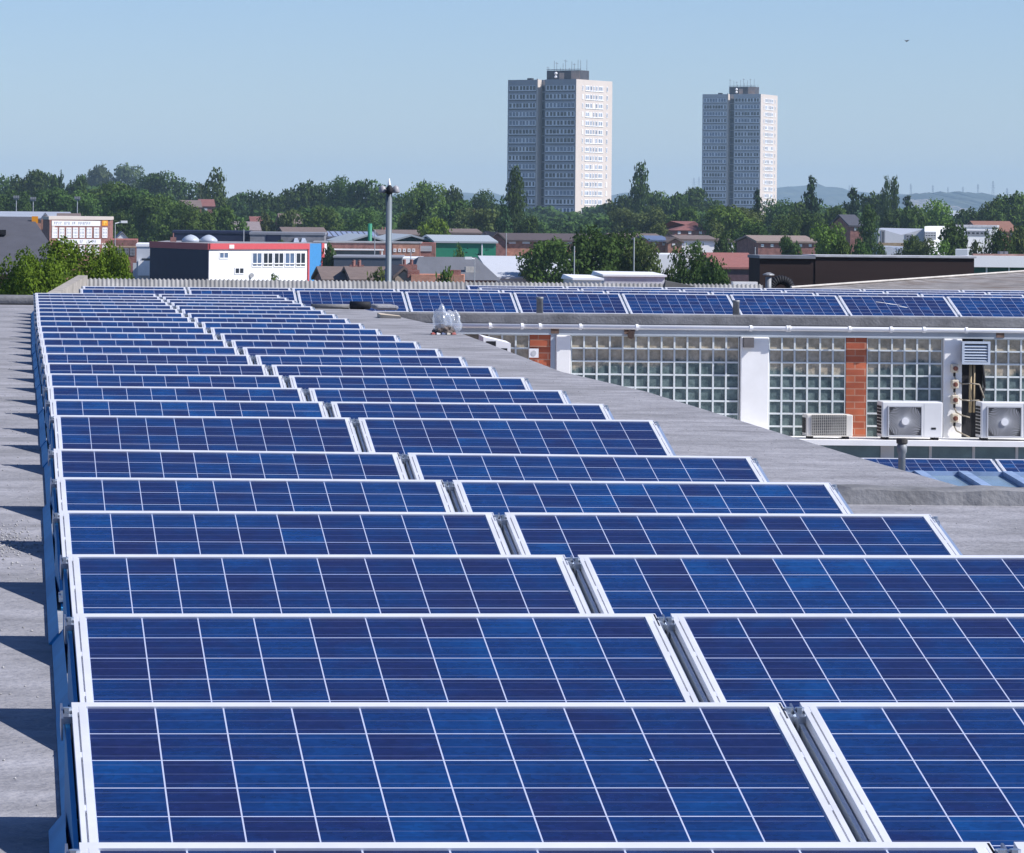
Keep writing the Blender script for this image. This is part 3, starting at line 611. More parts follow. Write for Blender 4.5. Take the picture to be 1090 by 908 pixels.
# two short vent pipes on the coping
for u, v0, v1, lab in ((577, 316.5, 335, 'short grey vent pipe before the cross array, left one'), (787, 320, 338, 'short grey vent pipe before the cross array, right one')):
    D = DW - .02; x = PX(u, D, v1); zt = PZ(u, v0, D)
    m = MB(); m.lathe((x, D + .28, ZTOP + .09), [(.052, 0), (.05, zt - ZTOP - .13), (.056, zt - ZTOP - .125), (.056, zt - ZTOP - .09), (.04, zt - ZTOP - .09), (.04, zt - ZTOP - .14)], 14); tag(m.build('vent_pipe', lead, None, True), lab, 'pipe', 'vent pipes before the cross array')
# clear plastic sack with scraps
bp_ = P(473, 357, 46.6); bx, by = bp_.x, 46.6
def sackmat():
    m = bpy.data.materials.new('clear_polythene'); m.use_nodes = True; nt = m.node_tree; L = nt.links.new
    for n in list(nt.nodes): nt.nodes.remove(n)
    o = N(nt, 'ShaderNodeOutputMaterial'); tr = N(nt, 'ShaderNodeBsdfTransparent'); tl = N(nt, 'ShaderNodeBsdfTranslucent'); gl = N(nt, 'ShaderNodeBsdfGlossy'); df = N(nt, 'ShaderNodeBsdfDiffuse')
    gl.inputs['Roughness'].default_value = .25; tl.inputs[0].default_value = (.8, .85, .9, 1); df.inputs[0].default_value = (.75, .79, .84, 1)
    a_ = N(nt, 'ShaderNodeMixShader'); b_ = N(nt, 'ShaderNodeMixShader'); c_ = N(nt, 'ShaderNodeMixShader'); a_.inputs[0].default_value = .5; b_.inputs[0].default_value = .25; c_.inputs[0].default_value = .36
    L(df.outputs[0], a_.inputs[1]); L(tl.outputs[0], a_.inputs[2]); L(a_.outputs[0], b_.inputs[1]); L(gl.outputs[0], b_.inputs[2]); L(tr.outputs[0], c_.inputs[1]); L(b_.outputs[0], c_.inputs[2]); L(c_.outputs[0], o.inputs['Surface'])
    return m
t = thing('plastic_sack', 'clear crumpled plastic sack of scraps left on the grey roof', 'sack', (bx, by, HR))
rnd = random.Random(4)
def blob(c, rx, ry, rz, seed, nz=.25, nu=44, nv=30):
    from mathutils import noise
    m = MB(); vs = []
    for j in range(nv + 1):
        for i in range(nu):
            th, ph = 2 * math.pi * i / nu, math.pi * j / nv
            d = Vector((math.sin(ph) * math.cos(th), math.sin(ph) * math.sin(th), math.cos(ph)))
            k = 1 + nz * noise.noise(d * 1.7 + Vector((seed, 0, 0))) + nz * .22 * noise.noise(Vector((d.x * 7, d.y * 7, d.z * 2)) + Vector((0, seed, 0)))
            vs.append((c[0] + d.x * rx * k, c[1] + d.y * ry * k, max(c[2] + d.z * rz * k, HR + .006)))
    return m.add(vs, [(j * nu + i, (j + 1) * nu + i, (j + 1) * nu + (i + 1) % nu, j * nu + (i + 1) % nu) for j in range(nv) for i in range(nu)])
SK = sackmat()
blob((bx - .03, by, HR + .14), .11, .10, .18, 1, .4).build('bag', SK, t, True)
blob((bx + .10, by + .06, HR + .12), .10, .10, .16, 5, .4).build('bag', SK, t, True)
blob((bx, by - .01, HR + .05), .13, .09, .07, 9, .4).build('contents', mat('mixed_scraps', (.12, .10, .09), .9, var=.8, scale=20), t)
for k, c_ in enumerate(((.35, .10, .09), (.6, .6, .62), (.12, .15, .25), (.45, .42, .36), (.30, .10, .09))):
    m = MB(); x_, y_ = bx - .16 + .06 * k, by - .12; m.hexa([(x_, y_, HR + .003), (x_ + .05, y_ + .02, HR + .003), (x_ + .04, y_ + .07, HR + .003), (x_ - .01, y_ + .05, HR + .003), (x_, y_, HR + .025), (x_ + .05, y_ + .02, HR + .01), (x_ + .04, y_ + .07, HR + .03), (x_ - .01, y_ + .05, HR + .02)])
    m.build('scrap', mat('scrap_%s' % ('red', 'white', 'blue', 'cream', 'crimson')[k], c_, .6), t)
# roll of dark felt, offcut boards and patch by the join of the two roofs
D = 58.4; a_, b_ = P(373, 331, D), P(393, 333, D)
m = MB(); m.tube((a_.x, D, HR + .06), (b_.x, D - .1, HR + .06), .06, 12); tag(m.build('felt_roll', dark, None, True), 'black roll of roofing felt lying where the two roofs meet', 'roll')
a_, b_ = P(331, 331, 58.6), P(372, 331, 58.6)
m = MB(); m.tube((a_.x, 58.6, HR + .035), (b_.x, 58.6, HR + .035), .035, 10); tag(m.build('felt_roll', felt_dark, None, True), 'long pale grey felt roll left of the black roll', 'roll')
x0, x1 = PX(402, 54, 354), PX(423, 54, 354)
m = MB(); m.hexa([(x0, 53.6, HR + .003), (x1, 53.5, HR + .003), (x1 + .02, 54.0, HR + .003), (x0, 54.1, HR + .003), (x0, 53.6, HR + .05), (x1, 53.5, HR + .03), (x1 + .02, 54.0, HR + .03), (x0, 54.1, HR + .06)]); tag(m.build('timber_board', mat('pale_timber', (.5, .42, .32), .8, var=.2, scale=6), None), 'pale timber offcut lying on the roof left of the plastic sack', 'board')
x0, x1 = PX(397, 58.5, 334), PX(421, 58.5, 334)
m = MB(); m.box(x0, 58.0, HR + .003, x1, 59.0, HR + .07); o = tag(m.build('felt_hatch', felt, None), 'low grey felted box between felt roll and cross array', 'roof box'); bv = o.modifiers.new('b', 'BEVEL'); bv.width = .04; bv.segments = 2

# ------------------------------------------------------------------ roofs just behind: corrugated ridge, rooflight boxes, brown wall
cor = thing('corrugated_roof_shed', 'grey corrugated roof shed whose ridge runs behind both arrays', 'shed', (6, 72, 0))
x0, x1 = PX(86, 69.8, 295), PX(812, 69.8, 303)
def corr(m, xa, xb, ya, yb, za, zb, pitch, amp, steps=6):
    n = int((xb - xa) / pitch * steps); vs = []
    for i in range(n + 1):
        x = xa + (xb - xa) * i / n; d = amp * math.sin(2 * math.pi * (x - xa) / pitch)
        vs += [(x, ya, za + d), (x, yb, zb + d)]
    m.add(vs, [(2 * i, 2 * i + 2, 2 * i + 3, 2 * i + 1) for i in range(n)])
zr = PZ(400, 299.2, 69.8)
m = MB(); corr(m, x0, x1, 69.55, 69.8, zr - .40, zr, .076, .013, 8); m.build('roof_slope', mat('asbestos_cement', (.31, .305, .295), .9, var=.3, scale=3, dirt=.5, dirtcol=(.16, .155, .14)), cor)
m = MB(); corr(m, x0, x1, 69.85, 78, zr - .02, zr - 1.7, .076, .013, 4); m.build('roof_slope', MATS['asbestos_cement'], cor)
m = MB(); m.box(x0 + .05, 69.9, 0, x1 - .05, 77.5, zr - 1.9); m.build('wall', brick_red, cor)
# ribbed roof on the right with its verge
A_, B_, C_ = P(842, 307.5, 72), P(1240, 279, 92), P(1240, 318, 70.5)
rr = thing('ribbed_roof_shed', 'shed with low pale brown ribbed roof before the dark brown wall', 'shed', (18, 75, 0))
E_ = P(842, 314, 70.5)
m = MB(); m.hexa([(E_.x, 70.5, E_.z - .1), (C_.x, 70.5, C_.z - .1), (B_.x, 92, B_.z - .1), (A_.x, 72, A_.z - .1), tuple(E_), tuple(C_), tuple(B_), tuple(A_)])
m.build('roof_slope', mat('ribbed_brown_roof', (.24, .225, .215), .9, var=.6, scale=3.5, stretch=(.8, 1.2, 1), dirt=.8, dirtcol=(.13, .095, .07), bump=.6), rr)
m = MB()
for a_, b_ in ((A_, B_),): m.tube(a_ + Vector((0, 0, .03)), b_ + Vector((0, 0, .02)), .02, 8)
m.build('verge', mat('pale_verge', (.5, .47, .43), .9, var=.2), rr)
m = MB(); m.hexa([(A_.x + .1, 72.2, 0), (C_.x, 71, 0), (B_.x, 91.5, 0), (A_.x + .2, 73, 0), (A_.x + .1, 72.2, A_.z - .3), (C_.x, 71, C_.z - .4), (B_.x, 91.5, C_.z - .4), (A_.x + .2, 73, A_.z - .3)]); m.build('wall', brick_red, rr)
# dark brown building
D = 104; bb = thing('brown_clad_building', 'long dark brown windowless building with thin pale roof edge', 'building', (PX(900, D), D, 0))
A, B, M_ = P(809, 275, D), P(1037, 275, D), P(868, 271, D)
brown = mat('dark_brown_cladding', (.034, .020, .019), .85, var=.25, scale=.8, stretch=(.3, 1, 2))
m = MB(); m.box(M_.x, D, 0, B.x, D + 1.6, B.z); m.build('wall', brown, bb)
m = MB(); m.box(A.x, D + .02, 0, M_.x - .002, D + 1.6, A.z); m.build('wall', brown, bb)
m = MB(); m.box(M_.x - .02, D - .04, B.z + .002, B.x + .05, D + 1.7, B.z + .05); m.build('roof_edge', mat('pale_roof_edge', (.5, .5, .52), .7), bb)
m = MB(); m.box(A.x - .02, D - .04, A.z + .002, M_.x - .003, D + 1.7, A.z + .08); m.build('roof_edge', grey_sheet, bb)
D = 125; wb = thing('white_fascia_building', 'flat roofed building with broad white fascia above green wall panels', 'building', (PX(1080, D), D, 0))
x0, x1 = PX(1030, D), PX(1300, D); zt, zm = PZ(1060, 272.5, D), PZ(1060, 284.5, D)
m = MB(); m.box(x0, D, zm, x1, D + 1.2, zt); m.build('fascia', white_clean, wb)
m = MB(); m.box(x0 + .1, D + .2, 0, x1, D + 1.1, zm - .003); m.build('wall', mat('dark_green_panel', (.05, .13, .10), .5), wb)
for u in (1051, 1075, 1099): m = MB(); x = PX(u, D); m.box(x, D + .15, zm - 1.2, x + .05, D + .197, zm - .005); m.build('panel_joint', white_clean, wb)
m = MB(); m.box(PX(1040, D), D + .5, zt + .003, x1, D + .7, zt + .06); m.build('parapet', mat('brick_coping', (.32, .2, .17), .9), wb)
for u in (1071, 1076): m = MB(); x = PX(u, D); m.box(x, D + .8, zt + .003, x + .12, D + 1.1, zt + .14); m.build('roof_cap', grey_sheet, wb)
# short round stack and black flexible duct by the brown wall
D = 72.6; x = PX(818, D, 300); zt = PZ(818, 290, D); zb = PZ(818, 312, D)
t = thing('round_flue', 'short steel flue with flat cap before the dark brown wall', 'flue', (x, D, zb - .3))
m = MB(); m.lathe((x, D, zb - .3), [(.055, 0), (.055, zt - zb + .22), (.03, zt - zb + .22)], 12); m.build('pipe', lead, t, True)
m = MB(); m.lathe((x, D, zt - .05), [(.11, 0), (.10, .02), (.03, .05)], 12); m.build('cap', lead, t)
m = MB(); pa = [P(831 - 10.5 * math.cos(math.pi * k / 14), 308 - 10 * math.sin(math.pi * k / 14), 73) for k in range(15)]
for p, q in zip(pa[:-1], pa[1:]): m.tube(p, q, .085, 10)
tag(m.build('black_duct', dark, None, True), 'black humped duct beside the short steel flue', 'duct')
for k, (u0, u1, v0, v1, D, lab) in enumerate(((612, 641, 294.5, 304, 78, 'small white rooflight box behind the cross array, left of the long one'), (644, 708, 291, 304, 82, 'long white rooflight box behind the cross array'))):
    x0, x1 = PX(u0, D), PX(u1, D); zt, zb = PZ((u0 + u1) / 2, v0, D), PZ((u0 + u1) / 2, v1, D)
    t = thing('rooflight', lab, 'rooflight', ((x0 + x1) / 2, D, zb))
    m = MB(); m.box(x0, D, zb - .3, x1, D + 1.6, zt - .07); m.build('kerb', mat('grey_white_box', (.55, .57, .6), .6), t)
    m = MB(); m.hexa([(x0 - .04, D - .04, zt - .068), (x1 + .04, D - .04, zt - .068), (x1 + .04, D + 1.7, zt - .068), (x0 - .04, D + 1.7, zt - .068), (x0 - .04, D - .04, zt - .03), (x1 + .04, D - .04, zt - .03), (x1 + .02, D + 1.7, zt + .01), (x0 - .0, D + 1.7, zt + .02)]); m.build('lid', white_clean, t)
    m = MB(); m.box(x0 - .5, D - .6, 0, x1 + .5, D + 4, zb - .301); tag(m.build('flat_roof_block', brick_red), 'brick block under the %s white rooflight box' % ('small', 'long')[k], 'building')
m = MB(); pa = P(708, 301, 69.2); pb = P(748, 303, 69.2); m.hexa([(pa.x, 69.3, pa.z - .15), (pb.x, 69.3, pb.z - .15), (pb.x, 69.5, pb.z - .1), (pa.x, 69.5, pa.z - .1), (pa.x + .05, 69.45, pa.z + .02), (pb.x - .1, 69.45, pb.z - .04), (pb.x - .1, 69.52, pb.z - .03), (pa.x + .05, 69.52, pa.z + .04)])
tag(m.build('tarpaulin', mat('dark_tarp', (.06, .06, .06), .8, var=.3)), 'dark folded sheet lying on the corrugated ridge', 'sheet')
m = MB(); x0, x1 = PX(781, 74), PX(807, 74); zt = PZ(790, 300, 74); m.box(x0, 74, 0, x1, 74.2, zt); tag(m.build('white_parapet', white), 'low white parapet behind the corrugated ridge, left of the brown wall', 'wall')
# floodlight mast
D = 90; p = P(413, 318, D); zt = PZ(414, 203, D); x = p.x + .0; x_t = PX(414.2, D, 205)
t = thing('floodlight_mast', 'tall grey mast topped by a cluster of domed lamps', 'mast', (x_t, D, 0))
m = MB(); m.tube((x_t, D, 0), (x_t, D, zt), .078, 14, .068); m.build('pole', mat('mast_paint', (.16, .19, .21), .5, metal=.2, var=.06), t, True)
for k, dx in enumerate((-.15, .15)):
    m = MB(); m.lathe((x_t + dx, D, zt - .0), [(.08, -.05), (.095, -.02), (.07, .08), (.02, .12)], 12); m.build('dome_lamp', mat('grey_lamp_dome', (.34, .34, .36), .4), t, True)
m = MB(); m.lathe((x_t, D - .12, zt + .0), [(.06, -.08), (.08, 0), (.05, .1), (.02, .13)], 12); m.build('dome_lamp', dark, t, True)
m = MB(); m.tube((x_t - .16, D, zt + .05), (x_t + .16, D, zt + .05), .025, 8); m.build('crossarm', dark, t)
m = MB(); m.lathe((x_t, D, zt), [(.05, -.02), (.05, .1), (.03, .17), (.01, .28)], 12); m.build('finial', white_clean, t, True)
# a bird high on the right
D = 150; p = P(965, 44, D); m = MB()
m.add([p + Vector(q) for q in ((-.02, -.09, 0), (.02, -.09, 0), (.02, .09, .01), (-.02, .09, .01), (0, 0, .035), (0, 0, -.03), (-.11, .02, .05), (-.1, -.04, .05), (.11, .02, .06), (.1, -.04, .05), (0, .15, .01))],
      [(0, 1, 4), (1, 2, 4), (2, 3, 4), (3, 0, 4), (1, 0, 5), (2, 1, 5), (3, 2, 5), (0, 3, 5), (4, 6, 7), (4, 7, 5), (4, 9, 8), (4, 5, 9), (2, 10, 3)])
tag(m.build('bird', mat('grey_bird', (.10, .10, .11), .9)), 'tiny bird flying in the open sky', 'bird')

# ------------------------------------------------------------------ the town: facades are placed wall by wall
class Fac:
    def __init__(s, A, B):
        s.A = Vector((A[0], A[1])); s.B = Vector((B[0], B[1])); d = s.B - s.A; s.len = d.length; s.t = d / s.len; s.n = Vector((s.t.y, -s.t.x))
    def hit(s, u, v):
        d = P(u, v, 1.0); dx, dz = d.x, d.z - CAMZ; D = s.n.dot(s.A) / (s.n.x * dx + s.n.y); return Vector((dx * D, D, CAMZ + dz * D))
    def rect(s, u0, v0, u1, v1):
        uc, vc = (u0 + u1) / 2, (v0 + v1) / 2
        a0 = (s.hit(u0, vc).xy - s.A).dot(s.t); a1 = (s.hit(u1, vc).xy - s.A).dot(s.t); return a0, a1, s.hit(uc, v1).z, s.hit(uc, v0).z
    def box(s, m, a0, a1, z0, z1, n0, n1):
        p = lambda a_, n_: s.A + s.t * a_ + s.n * n_
        q = [p(a0, n1), p(a1, n1), p(a1, n0), p(a0, n0)]
        return m.hexa([(c.x, c.y, z0) for c in q] + [(c.x, c.y, z1) for c in q])
def window_az(f, par, a0, a1, z0, z1, fm, pm, nc=2, nr=1, bar=.08, proud=.06, name='window', lab=None):
    m = MB(); f.box(m, a0, a1, z0, z0 + bar, .003, proud); f.box(m, a0, a1, z1 - bar, z1, .003, proud)
    for i in range(nc + 1):
        x = a0 + (a1 - a0 - bar) * i / nc; f.box(m, x, x + bar, z0 + bar, z1 - bar, .003, proud - .002)
    for j in range(1, nr):
        z = z0 + (z1 - z0) * j / nr; f.box(m, a0 + bar, a1 - bar, z - bar / 2, z + bar / 2, .003, proud - .006)
    o = m.build(name, fm, par)
    if lab: o['label'] = lab
    m = MB(); f.box(m, a0 + bar * .5, a1 - bar * .5, z0 + bar * .5, z1 - bar * .5, .002, .02); m.build('pane', pm, o); return o
def window(f, par, u0, v0, u1, v1, fm=None, pm=None, nc=2, nr=1, **k):
    return window_az(f, par, *f.rect(u0, v0, u1, v1), fm or white_clean, pm or glass_dark, nc, nr, **k)
def xy(u, D): return (PX(u, D, 262), D)

def gable_house(name, label, cat, u0, u1, ve, vr, D, depth, wallm, roofm, axis='x', over=.25, group=None, chim=None, hip=0):
    """box with a pitched roof, ridge along x (slope faces us) or y (gable faces us); ve, vr: eave and ridge height in the photo"""
    x0, x1 = PX(u0, D), PX(u1, D); uc = (u0 + u1) / 2; ze = PZ(uc, ve, D); zr = PZ(uc, vr, D + (depth / 2 if axis == 'x' else 0))
    t = thing(name, label, cat, ((x0 + x1) / 2, D + depth / 2, 0), group)
    m = MB()
    if axis == 'x':
        ym = D + depth / 2
        m.add([(x0, D, 0), (x1, D, 0), (x1, D + depth, 0), (x0, D + depth, 0), (x0, D, ze), (x1, D, ze), (x1, D + depth, ze), (x0, D + depth, ze), (x0 + hip, ym, zr - .1), (x1 - hip, ym, zr - .1)],
              [(0, 1, 5, 4), (1, 2, 6, 9, 5), (2, 3, 7, 6), (3, 0, 4, 8, 7)] if not hip else [(0, 1, 5, 4), (1, 2, 6, 5), (2, 3, 7, 6), (3, 0, 4, 7)])
        r = MB(); s_ = (zr - ze) / (depth / 2); zo = ze - over * s_; th = Vector((0, 0, .18))
        h2 = hip + over if hip else 0
        fr = [(x0 - over, D - over, zo), (x1 + over, D - over, zo), (x1 + over - h2, ym, zr), (x0 - over + h2, ym, zr)]
        bk_ = [(x1 + over, D + depth + over, zo), (x0 - over, D + depth + over, zo), (x0 - over + h2, ym, zr), (x1 + over - h2, ym, zr)]
        if hip:
            q = [Vector(p) for p in (fr[0], fr[1], bk_[0], bk_[1])]; a_, b_ = Vector(fr[3]), Vector(fr[2])
            r.add(q + [a_, b_], [(0, 1, 5, 4), (1, 2, 5), (2, 3, 4, 5), (3, 0, 4), (3, 2, 1, 0)])
        else:
            r.slab(*fr, th); r.slab(*[(p[0], p[1] + (.002 if i > 1 else 0), p[2]) for i, p in enumerate(bk_)], th)
    else:
        xm = (x0 + x1) / 2
        m.add([(x0, D, 0), (x1, D, 0), (x1, D + depth, 0), (x0, D + depth, 0), (x0, D, ze), (x1, D, ze), (x1, D + depth, ze), (x0, D + depth, ze), (xm, D, zr - .1), (xm, D + depth, zr - .1)],
              [(0, 1, 5, 8, 4), (1, 2, 6, 5), (2, 3, 7, 9, 6), (3, 0, 4, 7)])
        r = MB(); s_ = (zr - ze) / (xm - x0); zo = ze - over * s_; th = Vector((0, 0, .18))
        r.slab((x0 - over, D - over, zo), (xm, D - over, zr), (xm, D + depth + over, zr), (x0 - over, D + depth + over, zo), th)
        r.slab((x1 + over, D + depth + over, zo), (xm + .002, D + depth + over, zr), (xm + .002, D - over, zr), (x1 + over, D - over, zo), th)
    m.build('wall', wallm, t); ro = r.build('roof', roofm, t)
    if chim:
        for (u, v, wd) in chim:
            x = PX(u, D + depth / 2); zt = PZ(u, v, D + depth / 2); c = MB(); c.box(x - wd / 2, D + depth / 2 - .3, zr - 1.2, x + wd / 2, D + depth / 2 + .3, zt)
            for dx in (-.2, .2): c.lathe((x + dx * wd, D + depth / 2, zt), [(.1, 0), (.1, .3), (.08, .32)], 8)
            c.build('chimney', brick_red, ro)
    return t, Fac((x0, D), (x1, D))
def flat_block(name, label, cat, pts, zt, wallm, roofm=None, cap=.25, group=None, faces=1, over=.08):
    """footprint points (u, D) starting at the left end of the wall we see"""
    f = [xy(*p) for p in pts]; cx = sum(p[0] for p in f) / len(f); cy = sum(p[1] for p in f) / len(f)
    t = thing(name, label, cat, (cx, cy, 0), group)
    m = MB(); m.prism(f, 0, zt); m.build('wall', wallm, t)
    if roofm:
        g = [(cx + (p[0] - cx) * (1 + over / max(1, abs(p[0] - cx))), cy + (p[1] - cy) * (1 + over / max(1, abs(p[1] - cy)))) for p in f]
        m = MB(); m.prism(g, zt + .002, zt + cap); m.build('roof', roofm, t)
    return t, [Fac(f[i], f[(i + 1) % len(f)]) for i in range(len(f))]

# --- tower blocks
def tower(label, u, vt, D, ang, clad, recess_m, first_v, up, ph):
    a_ = R(ang); W = 24.2; c = Vector(P(u, 200, D).xy) if False else Vector((PX(u, D, vt), D)); tl = Vector((-math.cos(a_), math.sin(a_))); tr = Vector((math.sin(a_), math.cos(a_)))
    L_, R_ = c + tl * W, c + tr * W; zt = PZ(u, vt, D); f = Fac(L_, c); fr = Fac(c, R_); B_ = L_ + tr * W
    t = thing('tower_block', label, 'tower block', (c.x, c.y, 0), 'tower blocks above the trees')
    r0, r1, dp = .445 * W, .545 * W, 2.6
    pt = lambda s_, d_: L_ + f.t * s_ - f.n * d_
    poly = [L_, pt(r0, 0), pt(r0, dp), pt(r1, dp), pt(r1, 0), c, R_, B_]
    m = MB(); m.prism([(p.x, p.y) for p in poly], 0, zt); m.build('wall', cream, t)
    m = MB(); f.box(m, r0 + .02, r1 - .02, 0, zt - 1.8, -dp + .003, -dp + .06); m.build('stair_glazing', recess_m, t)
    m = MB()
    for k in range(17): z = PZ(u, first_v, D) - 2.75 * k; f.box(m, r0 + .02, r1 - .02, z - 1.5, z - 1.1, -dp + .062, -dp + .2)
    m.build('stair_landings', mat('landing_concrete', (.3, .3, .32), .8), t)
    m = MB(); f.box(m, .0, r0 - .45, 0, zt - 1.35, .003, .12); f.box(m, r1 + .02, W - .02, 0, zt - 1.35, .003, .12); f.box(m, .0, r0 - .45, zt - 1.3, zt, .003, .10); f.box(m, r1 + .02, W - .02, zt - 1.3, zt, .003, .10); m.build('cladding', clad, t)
    rnd = random.Random(int(u))
    z1 = PZ(u, first_v, D)
    for k in range(17):
        zc = z1 - 2.75 * k
        for (a0, a1) in ((.02 * W, r0 - .75), (r1 + .35, W - .5)):
            o = MB(); n = 8; wd = (a1 - a0) / n
            f.box(o, a0, a1, zc - .98, zc - .66, .123, .20); f.box(o, a0, a1, zc + .62, zc + .74, .123, .2)
            for i in range(n + 1): x = a0 + wd * i; bw = rnd.choice((.10, .16, .3)); f.box(o, max(x - bw, a0), min(x + bw, a1), zc - .655, zc + .615, .123, .18)
            wo = o.build('window', white_clean, t); o = MB(); f.box(o, a0 + .05, a1 - .05, zc - .66, zc + .62, .121, .14)
            o.build('pane', glass_blue if rnd.random() < .5 else glass_dark, wo)
            m_ = MB(); f.box(m_, a0 - .1, a1 + .1, zc - 1.32, zc - 1.1, .121, .16); m_.build('shadow_joint', dark, wo)
        o = MB(); a0, a1 = .22 * W, .80 * W
        segs = ((.16, .19), (.25, .36), (.38, .43), (.46, .50), (.53, .58), (.61, .73), (.83, .87))
        for q, (s0, s1) in enumerate(segs): fr.box(o, s0 * W, s1 * W, zc - .85, zc + .75, .003, .10)
        fr.box(o, .24 * W, .75 * W, zc - 1.0, zc - .86, .003, .16)
        wo = o.build('window', white_clean, t); o = MB()
        for q, (s0, s1) in enumerate(segs):
            if q in (1, 5): 
                for h in (.12, .55): fr.box(o, (s0 + (s1 - s0) * h) * W, (s0 + (s1 - s0) * (h + .33)) * W, zc - .6, zc + .55, .08, .112)
            elif rnd.random() < .8: fr.box(o, s0 * W + .15, s1 * W - .15, zc - .7, zc + .6, .08, .112)
        o.build('pane', mat('pale_blue_pane', (.28, .32, .38), .3, var=.6, scale=.3), wo)
    # roof house and aerials
    m = MB(); q0, q1, h = ph; f.box(m, q0 * W, q1 * W, zt, zt + h, -9, -3); m.build('roof_house', mat('dark_roof_house', (.06, .06, .07), .8, var=.3, scale=.5), t)
    m = MB(); w_ = q1 - q0
    f.box(m, (q0 + w_ * .38) * W, (q0 + w_ * .53) * W, zt + .1, zt + h * .75, -2.99, -2.9); f.box(m, (q0 + w_ * .74) * W, (q0 + w_ * .99) * W, zt + .1, zt + h * .95, -2.99, -2.9); m.build('brown_panel', mat('tan_panel', (.42, .33, .27), .8, var=.3), t)
    m = MB()
    for zz in (.9, 2.0):
        if zz < h: p = f.A + f.t * (q0 + w_ * .29) * W - f.n * 2.7; m.lathe((p.x, p.y, zt + zz - .45), [(.1, 0), (.5, .2), (.55, .5), (.3, .85), (.05, .95)], 10)
    m.build('dish_aerial', white_clean, t)
    m = MB(); m2 = MB()
    for k in range(12):
        p = f.A + f.t * (q0 + w_ * (.02 + k * .088)) * W - f.n * (3.4 + (k % 3) * 2.2); hh = h + rnd.uniform(.8, 3.8); m.tube((p.x, p.y, zt + .2), (p.x, p.y, zt + hh), .07, 5)
        if k % 3 == 0: m.tube((p.x - .5, p.y, zt + hh - .3), (p.x + .5, p.y, zt + hh - .5), .06, 5)
    f.box(m, q0 * W - .2, q1 * W + .2, zt + h + .25, zt + h + .42, -3.4, -3.2); m.build('aerials', mat('aerial_steel', (.2, .21, .24), .6), t)
    m = MB(); f.box(m, r0 - .44, r0 - .02, 0, zt + .3, .003, .3); m.build('sunlit_reveal_strip', cream, t)  # pale strip: sunlight on the recess reveal put into its colour
    m = MB(); f.box(m, .02 * W + 5.5, .02 * W + 7, zt, zt + .55, -3, -1.5); m.build('roof_hatch', dark, t)
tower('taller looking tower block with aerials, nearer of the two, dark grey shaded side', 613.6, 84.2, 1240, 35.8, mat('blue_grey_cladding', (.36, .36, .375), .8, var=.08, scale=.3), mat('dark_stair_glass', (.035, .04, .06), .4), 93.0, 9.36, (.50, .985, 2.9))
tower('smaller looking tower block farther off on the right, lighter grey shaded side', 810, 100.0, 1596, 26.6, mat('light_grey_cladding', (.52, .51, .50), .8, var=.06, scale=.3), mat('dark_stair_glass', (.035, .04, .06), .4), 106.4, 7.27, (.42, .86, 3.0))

# --- left edge: slate roof, sign block, brick works
D = 150; A = xy(-30, D)
t = thing('slate_roof_hall', 'big hall with plain dark slate roof at the left edge', 'hall', (PX(10, D), D + 6, 0))
z_r, z_e = PZ(10, 230.5, D + 7), PZ(10, 292, D)
xl_, xr_r, xr_e = PX(-60, D), PX(34, D + 7), PX(76, D)
m = MB(); m.add([(xl_, D, z_e), (xr_e, D, z_e - .0), (xr_r, D + 7, z_r), (xl_, D + 7, z_r), (xr_e, D + 14, z_e), (xl_, D + 14, z_e)], [(0, 1, 2, 3), (1, 4, 2), (3, 2, 4, 5), (0, 5, 4, 1)]); m.build('roof', slate, t)
m = MB(); m.box(xl_, D + .2, 0, xr_e - .25, D + 13.8, z_e - .01); m.build('wall', brick_red, t)
q = P(2, 246, D + 4.6); m = MB(); m.box(q.x - .25, D + 4.4, q.z - .14, q.x + .16, D + 5.2, q.z + .05); m.build('roof_vent', dark, t)
q = P(36, 231, 156); m = MB(); m.box(q.x - .02, 156.5, z_r - 2.2, q.x + .04, 156.56, z_r - .22); m.box(q.x - .08, 156.4, z_r - .25, q.x + .17, 156.49, z_r + .02)
tag(m.build('orange_sign', mat('orange_board', (.75, .30, .02), .5, var=.05)), 'small orange board at the slope of the dark slate roof', 'sign')
D = 430
t, f = flat_block('brick_works', 'three storey brick works with white painted bands and orange panel', 'building', [(45.5, 440), (52.5, D), (117, D + 5), (120, 455), (60, 470)], PZ(85, 234, D), brick_red, cream, .35)
lf, ff = f[0], f[1]
wht = mat('white_lettered_band', (.75, .75, .76), .7, var=.05)
def band(u0, v0, u1, v1, mt=wht, nm='painted_band'):
    m = MB(); a0, a1, z0, z1 = ff.rect(u0, v0, u1, v1); ff.box(m, a0, a1, z0, z1, .003, .05); return m.build(nm, mt, t), (a0, a1, z0, z1)
b1, r_ = band(55, 235, 106.5, 240.5); b2, r2_ = band(61, 254.5, 107, 260)
marks = mat('faded_lettering', (.42, .44, .50), .8, var=.4)
rnd = random.Random(3)
for bb_, (a0, a1, z0, z1) in ((b1, r_), (b2, r2_)):               # the lettering is too faint to read in the photo: upright strokes only
    m = MB(); x = a0 + .3; zz0, zz1 = z0 + (z1 - z0) * .25, z0 + (z1 - z0) * .8
    while x < a1 - .5:
        lw = rnd.uniform(.14, .26)
        if rnd.random() < .83: ff.box(m, x, x + lw * .4, zz0, zz1, .052, .06); ff.box(m, x + lw * .4, x + lw, rnd.choice((zz0, (zz0 + zz1) / 2 - .05, zz1 - .12)), zz1, .052, .06)
        x += lw + .09
    m.build('faded_lettering', marks, bb_)
o, r_ = band(108.5, 234.8, 114.5, 240.3, mat('orange_board', (.75, .30, .02)), 'orange_panel')
